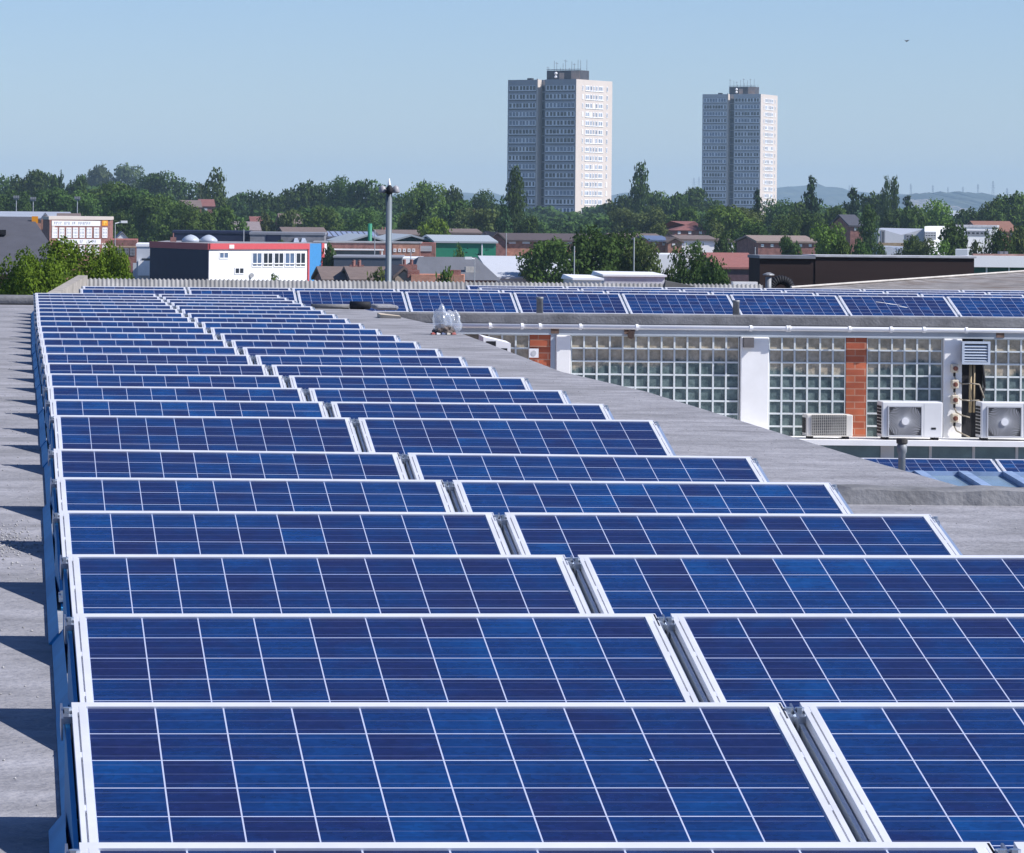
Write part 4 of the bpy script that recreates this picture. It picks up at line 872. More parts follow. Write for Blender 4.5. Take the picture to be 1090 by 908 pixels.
m = MB(); a0, a1, z0, z1 = r_; ff.box(m, a0 + .2, a0 + .32, z0 + .1, z1 - .1, .052, .07); ff.box(m, a0 + .32, a1 - .2, z1 - .22, z1 - .1, .052, .07); ff.box(m, a1 - .3, a1 - .2, z0 + .25, z1 - .2, .052, .07); m.build('emblem', mat('yellow_mark', (.8, .6, .1), .6), o)
band(55, 240.6, 58, 253.5, cream); band(108, 258.8, 114.5, 260.2, cream)
for k, u in enumerate((55.4, 62.8, 70.3, 77.3, 84.5, 92, 99.8, 108.6)):
    window(ff, t, u, 242.2, u + 5.4, 253.2, pm=glass_blue, nc=3, nr=3, bar=.12)
    if k > 1: window(ff, t, u, 261, u + 5.4, 272, pm=glass_blue, nc=3, nr=3, bar=.12)
D = 440
t, f = flat_block('brick_annexe', 'low brick annexe with four dark windows beside the banded brick works', 'building', [(117.2, D - 5), (145.5, D - 5), (147, D + 20), (119, D + 20)], PZ(130, 255.5, D - 5), brick_red, None)
for k in range(4): u = 117.5 + k * 6.9; window(f[0], t, u, 264.2, u + 5.6, 272, fm=grey_sheet, nc=3, nr=2, bar=.1)
m = MB(); a0, a1, z0, z1 = f[0].rect(117.5, 261.8, 145, 263.4); f[0].box(m, a0, a1, z0, z1, .003, .05); m.build('lintel_band', mat('buff_stone', (.5, .36, .25), .8), t)
m = MB(); a0, a1, z0, z1 = f[0].rect(131, 279.5, 159, 281.5); f[0].box(m, a0 + 1, a1, 0, z1, 3, 3.3); tag(m.build('pale_wall', pale_grey), 'low pale wall in front of the brick annexe', 'wall')
t, fc = gable_house('small_shed', 'small gabled shed with white gable end behind the brick annexe', 'shed', 124, 136, 254.5, 248, 500, 10, white_clean, grey_sheet, 'y', .1)
t, f = flat_block('pale_clad_shed', 'pale grey clad shed between brick annexe and navy wall', 'shed', [(145.5, 400), (161, 400), (163, 420), (147, 420)], PZ(152, 262.5, 400), pale_grey, white_clean)
m = MB(); a0, a1, z0, z1 = f[0].rect(147, 277.5, 159, 280.5); f[0].box(m, a0, a1, z0 - 1.2, z1, .003, .8); m.build('canopy', white, t)
m = MB(); a0, a1, z0, z1 = f[0].rect(151, 275, 159.5, 277.4); f[0].box(m, a0, a1, z0, z1, .003, .1); m.build('wide_window', glass_dark, t)
# grey long roof with brick gables behind the works
t, fc = gable_house('grey_roof_works', 'long pale grey roofed works behind the slate hall at left', 'building', -30, 74, 233, 226.5, 520, 16, brick, mat('pale_sheet_roof', (.33, .36, .41), .6, var=.12, scale=.5), 'x', .2)
t, fc = gable_house('brick_gable_house', 'small brick gable between slate hall and banded brick works', 'house', 44, 52.5, 233.5, 228, 470, 12, brick, grey_sheet, 'y', .15)
t, fc = gable_house('brick_gable_house', 'brown roofed brick range behind the top of the banded brick works', 'house', 62, 85, 234.5, 228.5, 480, 10, brick, brown_tile, 'x', .15)

# --- navy, white and red building
D1, D2 = 372, 360
zt = PZ(222, 260.5, D2)
t, f = flat_block('navy_white_building', 'two tone building, navy flank, white front with red fascia and blue end', 'building', [(160.5, 378), (222.5, D2), (344, 372), (352, 392), (175, 400)], zt, white_clean, None)
lf, ff = f[0], f[1]
m = MB(); a0, a1, z0, z1 = lf.rect(160.5, 262, 222.5, 300); lf.box(m, 0, lf.len - .0, 0, zt - .47, .003, .08); m.build('navy_cladding', navy, t)
m = MB(); lf.box(m, -.05, lf.len + .08, zt - .46, zt + .12, .003, .14); m.build('fascia', mat('shaded_red_fascia', (.35, .045, .06), .6, var=.06), t)  # darker copy of the red fascia, the flank's shade put into its colour
m = MB(); ff.box(m, .0, ff.len * .868, zt - .42, zt + .12, .003, .16); m.build('fascia', mat('coral_red_fascia', (.55, .09, .10), .5, var=.06), t)
m = MB(); a0, a1, z0, z1 = ff.rect(328.5, 262, 341, 300); ff.box(m, a0, a1, 0, zt + .12, .003, .10); m.build('blue_panel', mat('bright_blue_panel', (.06, .25, .52), .5, var=.05), t)
m = MB(); a0, a1, z0, z1 = ff.rect(341.2, 262, 344, 300); ff.box(m, a0, a1, 0, zt + .16, .003, .14); ff.box(m, ff.rect(327, 262, 328.4, 300)[0], ff.rect(327, 262, 328.4, 300)[1], 0, zt - .425, .003, .12); m.build('red_post', mat('coral_red_fascia', (.55, .09, .10)), t)
m = MB(); f3 = Fac(xy(160.5, 378), xy(222.5, D2)); m.prism([(p[0] + .1, p[1] + .3) for p in [xy(161, 378), xy(222.5, D2), xy(343, 372)]] + [xy(349, 391.5), xy(177, 399)], zt + .003, zt + .05); m.build('roof', felt, t)
for k in range(5): u = 268 + k * 11.6; window(ff, t, u, 268.5, u + 10.6, 284.2, pm=glass_blue if k in (0, 3) else glass_dark, nc=2, nr=1, bar=.10); a0, a1, z0, z1 = ff.rect(u, 280, u + 10.6, 281.2); m = MB(); ff.box(m, a0, a1, z0, z1, .063, .1); m.build('transom', white_clean, t)
window(ff, t, 233, 268, 243, 275.5, nc=2, bar=.1, pm=glass_blue); window(ff, t, 249.5, 284.5, 259.5, 292, nc=2, bar=.1)
m = MB(); q = ff.hit(267.5, 293); m.tube((q.x, q.y - .02, q.z), (q.x + .02, q.y - .3, q.z), .22, 14); m.build('dish', mat('pale_grey_dish', (.5, .5, .5), .6), t)
m = MB(); a0, a1, z0, z1 = ff.rect(242.5, 260.5, 247.5, 264.5); ff.box(m, a0, a1, z0, z1, .165, .2); m.build('white_sign', white_clean, t)
q = P(184.5, 257, 384); m = MB(); m.box(q.x - .28, 384, zt, q.x + .28, 384.6, PZ(184, 252.5, 384)); m.tube((q.x, 384.3, PZ(184, 252.5, 384)), (q.x, 384.3, PZ(184, 248, 384)), .06, 8); m.build('chimney', brick_red, t)
for k, u in enumerate((203, 222)):
    q = P(u, 260, 382); m = MB(); m.lathe((q.x, 382, zt + .05), [(.9, 0), (.85, .25), (.6, .5), (.25, .68), (.02, .73)], 12); o = m.build('dome_rooflight', mat('pale_dome', (.42, .46, .52), .25, var=.1), t, True)
t, f = flat_block('dark_navy_shed', 'low dark navy shed behind the two pale dome rooflights', 'shed', [(184, 420), (266, 420), (268, 440), (186, 440)], PZ(225, 248.5, 420), navy, navy)
# --- roofs in the middle left
gable_house('grey_roof_terrace', 'grey flank range with brown roof behind the blue end panel', 'building', 303, 347, 249.5, 243.5, 430, 12, mat('grey_render', (.27, .26, .27), .9), brown_tile, 'x', .2)
t, f = flat_block('grey_shed', 'grey shed with two small tilted rooflights, above the window strip', 'shed', [(266, 405), (345, 405), (347, 420), (268, 420)], PZ(300, 250, 405), mat('grey_shed_wall', (.2, .2, .22), .8), grey_sheet)
for u in (316, 324): q = P(u, 256, 404); m = MB(); m.hexa([(q.x - .35, 404.0, q.z - .3), (q.x + .3, 404.0, q.z - .3), (q.x + .3, 404.97, q.z - .3), (q.x - .35, 404.97, q.z - .3), (q.x - .2, 404.3, q.z + .25), (q.x + .1, 404.3, q.z + .25), (q.x + .1, 404.97, q.z + .25), (q.x - .2, 404.97, q.z + .25)]); m.build('rooflight', mat('pale_rooflight', (.45, .5, .58), .3), t)
m = MB(); a0, a1, z0, z1 = f[0].rect(283, 249.5, 299, 262); f[0].box(m, a0, a1, z0, z1, .003, .05); m.build('dark_door', navy, t)
t, fc = gable_house('striped_roof_works', 'long low works with pale rooflight stripes on its dark roof', 'building', 346, 405, 254.5, 247.5, 470, 18, brick_red, slate, 'x', .2)
for k in range(9):
    x = PX(349 + k * 6, 472); m = MB(); ze, zr = PZ(375, 254.5, 470), PZ(375, 247.5, 479)
    m.slab((x, 471.2, ze + (zr - ze) * 1.2 / 9 + .19), (x + .5, 471.2, ze + (zr - ze) * 1.2 / 9 + .19), (x + .5, 477.8, ze + (zr - ze) * 7.8 / 9 + .19), (x, 477.8, ze + (zr - ze) * 7.8 / 9 + .19), (0, 0, .03)); m.build('rooflight', mat('pale_blue_rooflight', (.25, .3, .42), .4), t)
gable_house('brown_roof_range', 'brown tiled range behind the floodlight mast and green gables', 'building', 404, 452, 251, 246, 500, 14, brick_red, brown_tile, 'x', .2, chim=[(408, 244.5, .9)])
green = mat('green_cladding', (.025, .22, .13), .5, var=.08); dgreen = mat('dark_green_gable', (.01, .07, .05), .6)
for k, (u0, u1, ur) in enumerate(((369, 414, 391), (413, 463, 440))):
    gable_house('green_gable_unit', ('left', 'right')[k] + ' of two dark green gabled units with pale roofs, behind the mast', 'industrial unit', u0, u1, 258.5, 251.5, 402, 24, dgreen, mat('pale_unit_roof', (.38, .42, .44), .5, var=.06), 'y', .3, 'dark green gabled units')
t, fc = gable_house('green_warehouse', 'bright green warehouse with pale roof and dark graffiti', 'warehouse', 464, 528, 258.6, 252, 395, 16, green, mat('pale_unit_roof', (.38, .42, .44), .5), 'x', .2)
m = MB(); rnd = random.Random(8)
for k in range(14):
    u, v = rnd.choice(((493, 266), (517, 267), (521, 268), (509, 271))); u += rnd.uniform(-4, 4); v += rnd.uniform(-2.5, 3); a0, a1, z0, z1 = fc.rect(u, v, u + rnd.uniform(.6, 2.2), v + rnd.uniform(.5, 1.6)); fc.box(m, a0, a1, z0, z1, .003, .01)
m.build('graffiti', mat('dark_graffiti', (.01, .03, .03), .8), t)
m = MB(); a0, a1, z0, z1 = fc.rect(512.4, 259.5, 513.6, 273); fc.box(m, a0, a1, z0, z1, .003, .12); m.build('downpipe', white_clean, t)
t, f = flat_block('red_brick_factory', 'long red brick factory block with small white framed windows, behind the mast', 'building', [(334, 385), (447, 385), (449, 394.5), (336, 394.5)], PZ(390, 258.8, 385), brick_red, mat('grey_coping', (.3, .3, .31), .8), .12)
m = MB(); a0, a1, z0, z1 = f[0].rect(418, 259.5, 446, 272.5); f[0].box(m, a0, a1, z0, z1, .003, .03); pl_ = m.build('orange_brick_face', brick, t)
for k in range(5): window_az(f[0], pl_, *[q + d_ for q, d_ in zip(f[0].rect(418.8 + k * 5, 264.6, 421.8 + k * 5, 268.2), (0, 0, 0, 0))], white_clean, glass_dark, 1, 1, bar=.09, proud=.09)
m = MB(); a0, a1, z0, z1 = f[0].rect(354, 264.8, 407.5, 266.2); f[0].box(m, a0, a1, z0, z1, .5, 1.2)
for u in (355, 406): b0, b1, z2, z3 = f[0].rect(u - .7, 266.3, u + .7, 274); f[0].box(m, b0, b1, z2, z0 - .002, .5, .8)
m.build('white_canopy', white_clean, t)
m = MB(); a0, a1, z0, z1 = f[0].rect(357, 266.6, 404, 273.5); f[0].box(m, a0, a1, z0, z1, .003, .1); m.build('window', glass_dark, t)
t, f = flat_block('brick_link', 'narrow brick link with grey shutters beside the green warehouse', 'building', [(447, 388), (463.5, 388), (464, 396), (448, 396)], PZ(455, 258.6, 388), brick_red, None)
m = MB(); a0, a1, z0, z1 = f[0].rect(447.5, 261.8, 459.5, 267.5); f[0].box(m, a0, a1, z0, z1, .003, .08); m.build('shutter', mat('grey_shutter', (.4, .42, .45), .5, stretch=(.1, .1, 6), var=.2), t)
q = P(394.5, 262, 398); tag(MB().tube((q.x, 399, 0), (q.x, 399, PZ(394.5, 238, 399)), .22, 10).build('green_stack', green, None, True), 'slim bright green chimney stack among the green gables', 'chimney')
t, f = flat_block('navy_unit', 'long dark blue grey unit in front of the brick factory', 'industrial unit', [(355.5, 330), (427.5, 330), (430, 345), (358, 345)], PZ(390, 274.6, 330), mat('blue_grey_unit', (.055, .07, .10), .6, var=.08), grey_sheet, .12)
t, f = flat_block('white_unit', 'small white box unit right of the dark blue grey unit', 'industrial unit', [(428.5, 332), (449, 332), (451, 345), (430, 345)], PZ(438, 274.6, 332), white_clean, None)
# terrace roofs in front of the corrugated ridge
gable_house('terrace_house', 'dark brown roofed terrace house at the foot of the blue end panel', 'house', 346, 374, 300, 286.5, 250, 9, brick_red, brown_tile, 'x', .2, chim=[(380, 282, .9)])
gable_house('terrace_house', 'brown roofed terrace with brick chimney left of the mast', 'house', 376, 424, 300, 286.5, 246, 9, brick_red, brown_tile, 'x', .2, chim=[(379.5, 283.5, .9)])
gable_house('terrace_house', 'terrace house with pale gable right of the mast', 'house', 421, 440, 295, 286.5, 240, 9, mat('buff_gable', (.46, .37, .29), .9), brown_tile, 'y', .15, chim=[(434.5, 281.5, 1.1)])
t, f = flat_block('brick_yard_wall', 'low orange brick yard range before the grey hipped roof', 'building', [(438, 236), (494, 236), (495, 240), (439, 240)], PZ(465, 292.5, 236), brick, None)
for u in (440, 484): m = MB(); q = P(u, 290, 236.5); m.box(q.x - .35, 236.3, PZ(u, 296, 236), q.x + .35, 237, PZ(u, 287.5, 236)); m.build('chimney', brick_red, t)
# grey hipped roof and white roofed shed
D = 290; t = thing('grey_hipped_hall', 'hall with broad grey hipped roof right of the mast', 'hall', (PX(480, D), D + 8, 0))
ze, zr = PZ(480, 298, D), PZ(480, 273.5, D + 9)
pA, pB, pR0, pR1 = PX(438, D), PX(534, D), PX(446, D + 9), PX(507, D + 9)
m = MB(); m.add([(pA, D, ze), (pB, D, ze), (pR1, D + 9, zr), (pR0, D + 9, zr), (pB, D + 18, ze), (pA, D + 18, ze)], [(0, 1, 2, 3), (1, 4, 2), (4, 5, 3, 2), (5, 0, 3), (0, 5, 4, 1)]); m.build('roof', mat('grey_asbestos_roof', (.13, .135, .15), .85, var=.15, scale=.6, stretch=(2, .3, 1)), t)
m = MB(); m.box(pA + .3, D + .3, 0, pB - .3, D + 17.7, ze - .003); m.build('wall', brick_red, t)
m = MB(); q = P(500, 287, D + 3.5); m.box(q.x - .35, D + 3, PZ(500, 296, D + 3), q.x + .35, D + 3.8, PZ(500, 284, D + 3)); m.build('flue_box', mat('pale_buff_box', (.5, .47, .42), .8), t)
D = 300; t = thing('white_roof_shed', 'shed with very pale sloping roof right of the grey hipped roof', 'shed', (PX(560, D), D + 8, 0))
m = MB(); q0, q1 = PX(524, D), PX(640, D); r0_, r1_ = PX(509, D + 12), PX(640, D + 12); za, zb = PZ(550, 297, D), PZ(550, 274.5, D + 12)
m.slab((q0, D, za), (q1, D, za), (r1_, D + 12, zb), (r0_, D + 12, zb), (0, 0, .15)); m.build('roof', mat('very_pale_roof', (.50, .52, .55), .6, var=.06), t)
m = MB(); m.prism([(q0 + .3, D + .2), (q1, D + .2), (r1_, D + 11.8), (r0_ + 1.2, D + 11.8)], 0, za - .003); m.build('wall', pale_grey, t)
# --- below the first tower and to its right
t, fc = gable_house('brick_terrace_block', 'long brick block with dark roof at the foot of the nearer tower', 'building', 527, 634, 257, 250, 440, 14, brick, mat('dark_brown_roof', (.09, .07, .07), .9, var=.15), 'x', .3)
for k in range(6): u = 541 + k * 15; m = MB(); a0, a1, z0, z1 = fc.rect(u, 257.2, u + 8, 259.4); fc.box(m, a0, a1, z0, z1, .003, .06); m.build('white_panel', white_clean, t)
gable_house('brick_end_house', 'dark brick gable house at the left end of the long brick block', 'house', 519, 540, 258, 248.5, 438, 12, brick_red, mat('dark_brown_roof', (.09, .07, .07)), 'y', .2)
for (lab, u0, u1, ve, vr, D, dp, wm, rm, ax, hip) in (
    ('long brown roofed range behind the central trees', 655, 705, 254, 250, 470, 12, cream, brown_tile, 'x', 0),
    ('house with blue grey roof and brick gable beside the central tree', 692, 712, 257, 252.5, 430, 12, brick, mat('blue_slate', (.12, .16, .26), .6), 'x', 0),
    ('orange brick gable between blue grey roof and white flats', 711, 726, 258, 254, 428, 12, brick, brown_tile, 'y', 0),
    ('white rendered flats with brown roof beyond the central trees', 725, 762, 256, 252, 450, 12, white, brown_tile, 'x', 0),
    ('white rendered house with brick bay right of the white flats', 762, 781, 258, 255.5, 450, 10, white, brown_tile, 'x', 0),
    ('red hipped roof house deep among the trees between the towers', 718, 752, 245, 235.5, 560, 14, brick_red, red_tile, 'x', 4),
    ('brick house with brown roof, right of the two towers gap, by a small tree', 807, 868, 258.5, 252.5, 400, 12, brick_red, mat('dusty_brown_tile', (.26, .20, .17), .9, var=.15), 'x', 0),
    ('brown roofed house half hidden in trees at right edge', 1043, 1083, 247, 236.5, 640, 12, brick, mat('rusty_brown_tile', (.24, .12, .085), .9, var=.2), 'x', 0),
    ('red brick house among trees left of the dark tree column', 905, 919, 241, 230, 480, 12, brick_red, slate, 'x', 0),
    ('brown roofed house on the wooded slope at left, lower one', 192, 214, 221, 214, 760, 14, brick, brown_tile, 'x', 0),
    ('red brick house on the wooded slope at left, beside the oval tree', 213, 228, 220, 213, 790, 12, brick_red, red_tile, 'x', 0),
    ('pale walled house left of the grey shed among the trees', 247, 277, 246, 237, 600, 12, cream, mat('mauve_tile', (.24, .20, .20), .9), 'x', 0),
    ('red brick house behind the bushy hedge, left of the mast', 299, 322, 239, 228.5, 640, 12, brick_red, brown_tile, 'x', 0),
    ('pale house peeping out left of the red brick house', 268, 279, 240, 231.5, 650, 10, cream, red_tile, 'x', 0),
    ('small red roofed house in the trees left of the nearer tower', 495, 515, 228, 222.5, 820, 12, cream, red_tile, 'x', 0),
    ('low dark roofed house left of the nearer tower foot', 480, 512, 249, 245, 470, 12, brick_red, brown_tile, 'x', 0)):
    cat = 'building' if 'range' in lab or 'flats' in lab else 'house'
    t, fc = gable_house('town_house' if cat == 'house' else 'town_range', lab, cat, u0, u1, ve, vr, D, dp, wm, rm, ax, .2, hip=hip)
    n = max(1, int((u1 - u0) / 9))
    for k in range(n):
        wu = u0 + (u1 - u0) * (k + .3) / n; window(fc, t, wu, ve + 1.3, wu + 3, ve + 4.2, bar=.12, nc=2)
q = Vector(xy(510, 472)); 
t, f = flat_block('white_long_wall_building', 'long white walled building behind the central trees', 'building', [(690, 380), (763, 380), (765, 395), (692, 395)], PZ(730, 271, 380), white_clean, None)
t, fc = gable_house('red_roof_shed', 'shed with dusty red brown roof and purple brown wall', 'shed', 762.5, 807, 286, 271, 368, 12, mat('purple_brown_wall', (.09, .05, .06), .9), mat('dusty_red_roof', (.27, .11, .095), .9, var=.15), 'x', .2)
# right: modern white building and dome sheds
D = 560
t, f = flat_block('white_modern_building', 'modern white angular building with grey sloping roof beyond the brown wall', 'building', [(1013, D), (1061, D), (1063, D + 25), (1015, D + 25)], PZ(1035, 242, D), white_clean, mat('white_flat_roof', (.5, .5, .52), .6), .3)
window(f[0], t, 1028, 245.5, 1053, 251, fm=grey_sheet, nc=5, nr=1, bar=.25)
f2 = [xy(984, D - 12), xy(1013, D - 4), xy(1015, D + 22), xy(990, D + 20)]; m = MB(); m.prism(f2, 0, PZ(1000, 241, D - 6)); m.build('wall', white_clean, t); fa = Fac(f2[0], f2[1])
window(fa, t, 984, 246.5, 996, 255, fm=grey_sheet, nc=4, nr=3, bar=.2)
xa, xb = PX(935, D - 8), PX(984, D - 8); m = MB(); za, zb, zm_ = PZ(937, 243, D - 8), PZ(983, 243.5, D - 8), PZ(960, 250, D - 8)
m.add([(xa, D - 8, 0), (xb, D - 8, 0), (xb, D + 20, 0), (xa, D + 20, 0), (xa, D - 8, za), (xb, D - 8, zb), (xb, D + 20, zb), (xa, D + 20, za), ((xa + xb) / 2, D - 8, zm_), ((xa + xb) / 2, D + 20, zm_)], [(0, 1, 5, 8, 4), (1, 2, 6, 5), (2, 3, 7, 9, 6), (3, 0, 4, 7), (4, 8, 9, 7), (8, 5, 6, 9)]); m.build('wing', mat('silver_white_wing', (.55, .57, .6), .5, var=.05), t)
fa = Fac((xa, D - 8), (xb, D - 8)); window(fa, t, 937.5, 245, 942, 262, fm=grey_sheet, nc=1, nr=1, bar=.2); window(fa, t, 963.5, 249.5, 972, 254, fm=grey_sheet, nc=2, bar=.2)
m = MB(); fa.box(m, 0, fa.len, 0, PZ(950, 258.5, D - 8), .003, .1); m.build('base_wall', mat('buff_brick', (.33, .25, .16), .9), t)
for k, (u0, u1) in enumerate(((936, 956), (953, 984))):
    D = 500; x0, x1 = PX(u0, D), PX(u1, D); xc = (x0 + x1) / 2; rz = PZ(960, 262.5, D); m = MB(); n = 14; pts = [(xc + (x1 - x0) / 2 * math.cos(math.pi * i / n), rz - 1.3 + 1.3 * math.sin(math.pi * i / n)) for i in range(n + 1)]
    vs_ = [(p[0], D, p[1]) for p in pts] + [(p[0], D + 14, p[1]) for p in pts]; m.add(vs_, [(i, i + 1, n + 2 + i, n + 1 + i) for i in range(n)] + [tuple(range(n + 1))])
    t = thing('curved_roof_shed', ('narrower', 'wider')[k] + ' of two pale grey curved roof sheds before the white modern building', 'shed', (xc, D, 0)); m.build('roof', mat('pale_curved_roof', (.44, .48, .53), .5, var=.08), t)
    m = MB(); m.box(x0 + .1, D + .1, 0, x1 - .1, D + 13.9, rz - 1.31); m.build('wall', pale_grey, t)
D = 330; t, f = flat_block('roof_plant_house', 'small pale plant house above the brown wall, right of the dome sheds', 'building', [(1017, D), (1030, D), (1031, D + 6), (1018, D + 6)], PZ(1023, 265.5, D), pale_grey, None)
# street lamps and floodlight poles
def lamp(u, vt, D, arm, lab, heads=1):
    x = PX(u, D); zt = PZ(u, vt, D); t = thing('street_lamp', lab, 'street lamp', (x, D, 0)); k = D / F * .55
    m = MB(); m.tube((x, D, 0), (x, D, zt), max(.035, k), 8, max(.03, k * .8)); m.build('pole', mat('pale_lamp_pole', (.42, .44, .46), .5), t)
    if heads == 1:
        xe = x + arm * D / F; m = MB(); m.tube((x, D, zt), (xe, D, zt + abs(xe - x) * .25), max(.05, k * .7), 6); m.box(min(xe, xe + .5 * (1 if arm > 0 else -1)), D - .15, zt + abs(xe - x) * .25 - .06, max(xe, xe + .5 * (1 if arm > 0 else -1)), D + .15, zt + abs(xe - x) * .25 + .12); m.build('arm', white_clean, t)
    elif heads:
        for dx in (-2.2, 0, 2.2): m = MB(); xx = x + dx * D / F; m.box(xx - .9 * D / F, D - .2, zt - .1, xx + .9 * D / F, D + .2, zt + 1.8 * D / F); m.build('lamp_head', grey_sheet, t)
        m = MB(); m.box(x - 3 * D / F, D - .1, zt - .3, x + 3 * D / F, D + .1, zt - .101); m.build('crossbar', grey_sheet, t)
lamp(17, 210, 560, 0, 'floodlight pole above the slate roof, far left one', 3); lamp(35, 211.5, 560, 0, 'floodlight pole above the slate roof, double headed middle one', 3); lamp(82, 211, 580, 0, 'floodlight pole rising behind the banded brick works', 3)
lamp(122.5, 238, 300, 6, 'street lamp with long arm before the brick annexe'); lamp(259.5, 244, 395, 0, 'thin pole over the red fascia of the navy and white building', 0)
lamp(399, 245, 350, 0, 'thin pale pole left of the floodlight mast', 0); lamp(505.5, 276, 280, -3, 'pale street lamp before the grey hipped roof'); lamp(437.5, 265, 300, 0, 'dark thin pole above the small white unit', 0)
lamp(611.5, 262, 200, 0, 'pale pole between the two big central trees', 0); lamp(675, 253, 190, 0, 'slim pole in front of the dull green central tree', 0); lamp(804, 263, 340, 0, 'pale pole at the right end of the dusty red roof', 0); lamp(539, 248, 380, 0, 'thin pole by the dark brick gable house', 0)
# pylons along the far ridge
for k, (u, v0, v1, D) in enumerate(((623, 0, 0, 0), (969.5, 195.5, 207, 6600), (993, 197, 207, 6900), (1009, 199, 207, 7300), (1025, 198.5, 207, 7200), (1041, 196, 208, 6800), (1057, 192.5, 211, 6400), (1072, 200, 212, 7000), (907, 196, 204, 8000), (738.5, 189, 209, 7600), (744, 188, 210, 7800), (904, 197, 204, 8100))):
    if not D: continue
    x = PX(u, D, 200); zt, zb = PZ(u, v0, D), PZ(u, v1, D) - 8; w_ = (zt - zb) * .07; th = .42; m = MB()
    for sx in (-1, 1):
        for sy in (-1, 1): m.tube((x + sx * w_, D + sy * w_, zb), (x + sx * w_ * .2, D + sy * w_ * .2, zt), th * .5, 4)
    for j in range(6):
        z = zb + (zt - zb) * j / 6; q = w_ * (1 - .8 * j / 6); q2 = w_ * (1 - .8 * (j + 1) / 6); m.tube((x - q, D - q, z), (x + q2, D - q2, z + (zt - zb) / 6), th * .3, 4)
    for j, aw in ((.70, 1.6), (.80, 1.9), (.90, 1.5)):
        z = zb + (zt - zb) * j; m.tube((x - w_ * aw, D, z), (x + w_ * aw, D, z), th * .45, 4)
    labs = {1: 'tall lattice pylon left of the twin tree column gap, on the far ridge', 2: 'lattice pylon on the ridge just right of the tall left pylon', 3: 'small faint pylon in the middle of the far ridge, left of a pair', 4: 'small faint pylon in the middle of the far ridge, right of a pair', 5: 'medium pylon left of the tallest right hand pylon', 6: 'tallest pylon near the right end of the far ridge', 7: 'faint pylon farthest right on the far ridge',
            8: 'faint mast on the ridge left of the twin poplars, right of a pair', 9: 'faint mast beside the farther tower, left of a pair', 10: 'faint mast beside the farther tower, right of a pair', 11: 'faint mast on the ridge left of the twin poplars, left of a pair'}
    tag(m.build('pylon', mat('pylon_steel', (.16, .17, .19), .7)), labs[k], 'pylon', 'pylons on the far ridge')
# distant white works and houses on the far hillside
rnd = random.Random(21); m = MB()
for k in range(260):
    u = rnd.uniform(966, 1064); v = rnd.uniform(213, 224); D = 6600 - (v - 208) * 26; q = P(u, v, D); s_ = rnd.uniform(4, 7)
    m.box(q.x - s_, D, q.z - 5, q.x + s_, D + 8, q.z + rnd.uniform(1, 3)); 
o = m.build('far_houses', mat('far_house_walls', (.5, .44, .4), .9, var=.5, scale=.02)); o['kind'] = 'stuff'
m = MB(); q = P(1022, 226, 4200); m.box(q.x - 14, 4200, 0, q.x + 14, 4230, q.z + 2); tag(m.build('far_white_works', white_clean), 'distant white works block below the hazy hill', 'building')
m = MB(); q = P(432, 210.5, 5200); m.box(q.x - 18, 5200, 0, q.x + 12, 5230, q.z); tag(m.build('far_grey_works', pale_grey), 'distant pale works seen in the gap right of the mast', 'building')

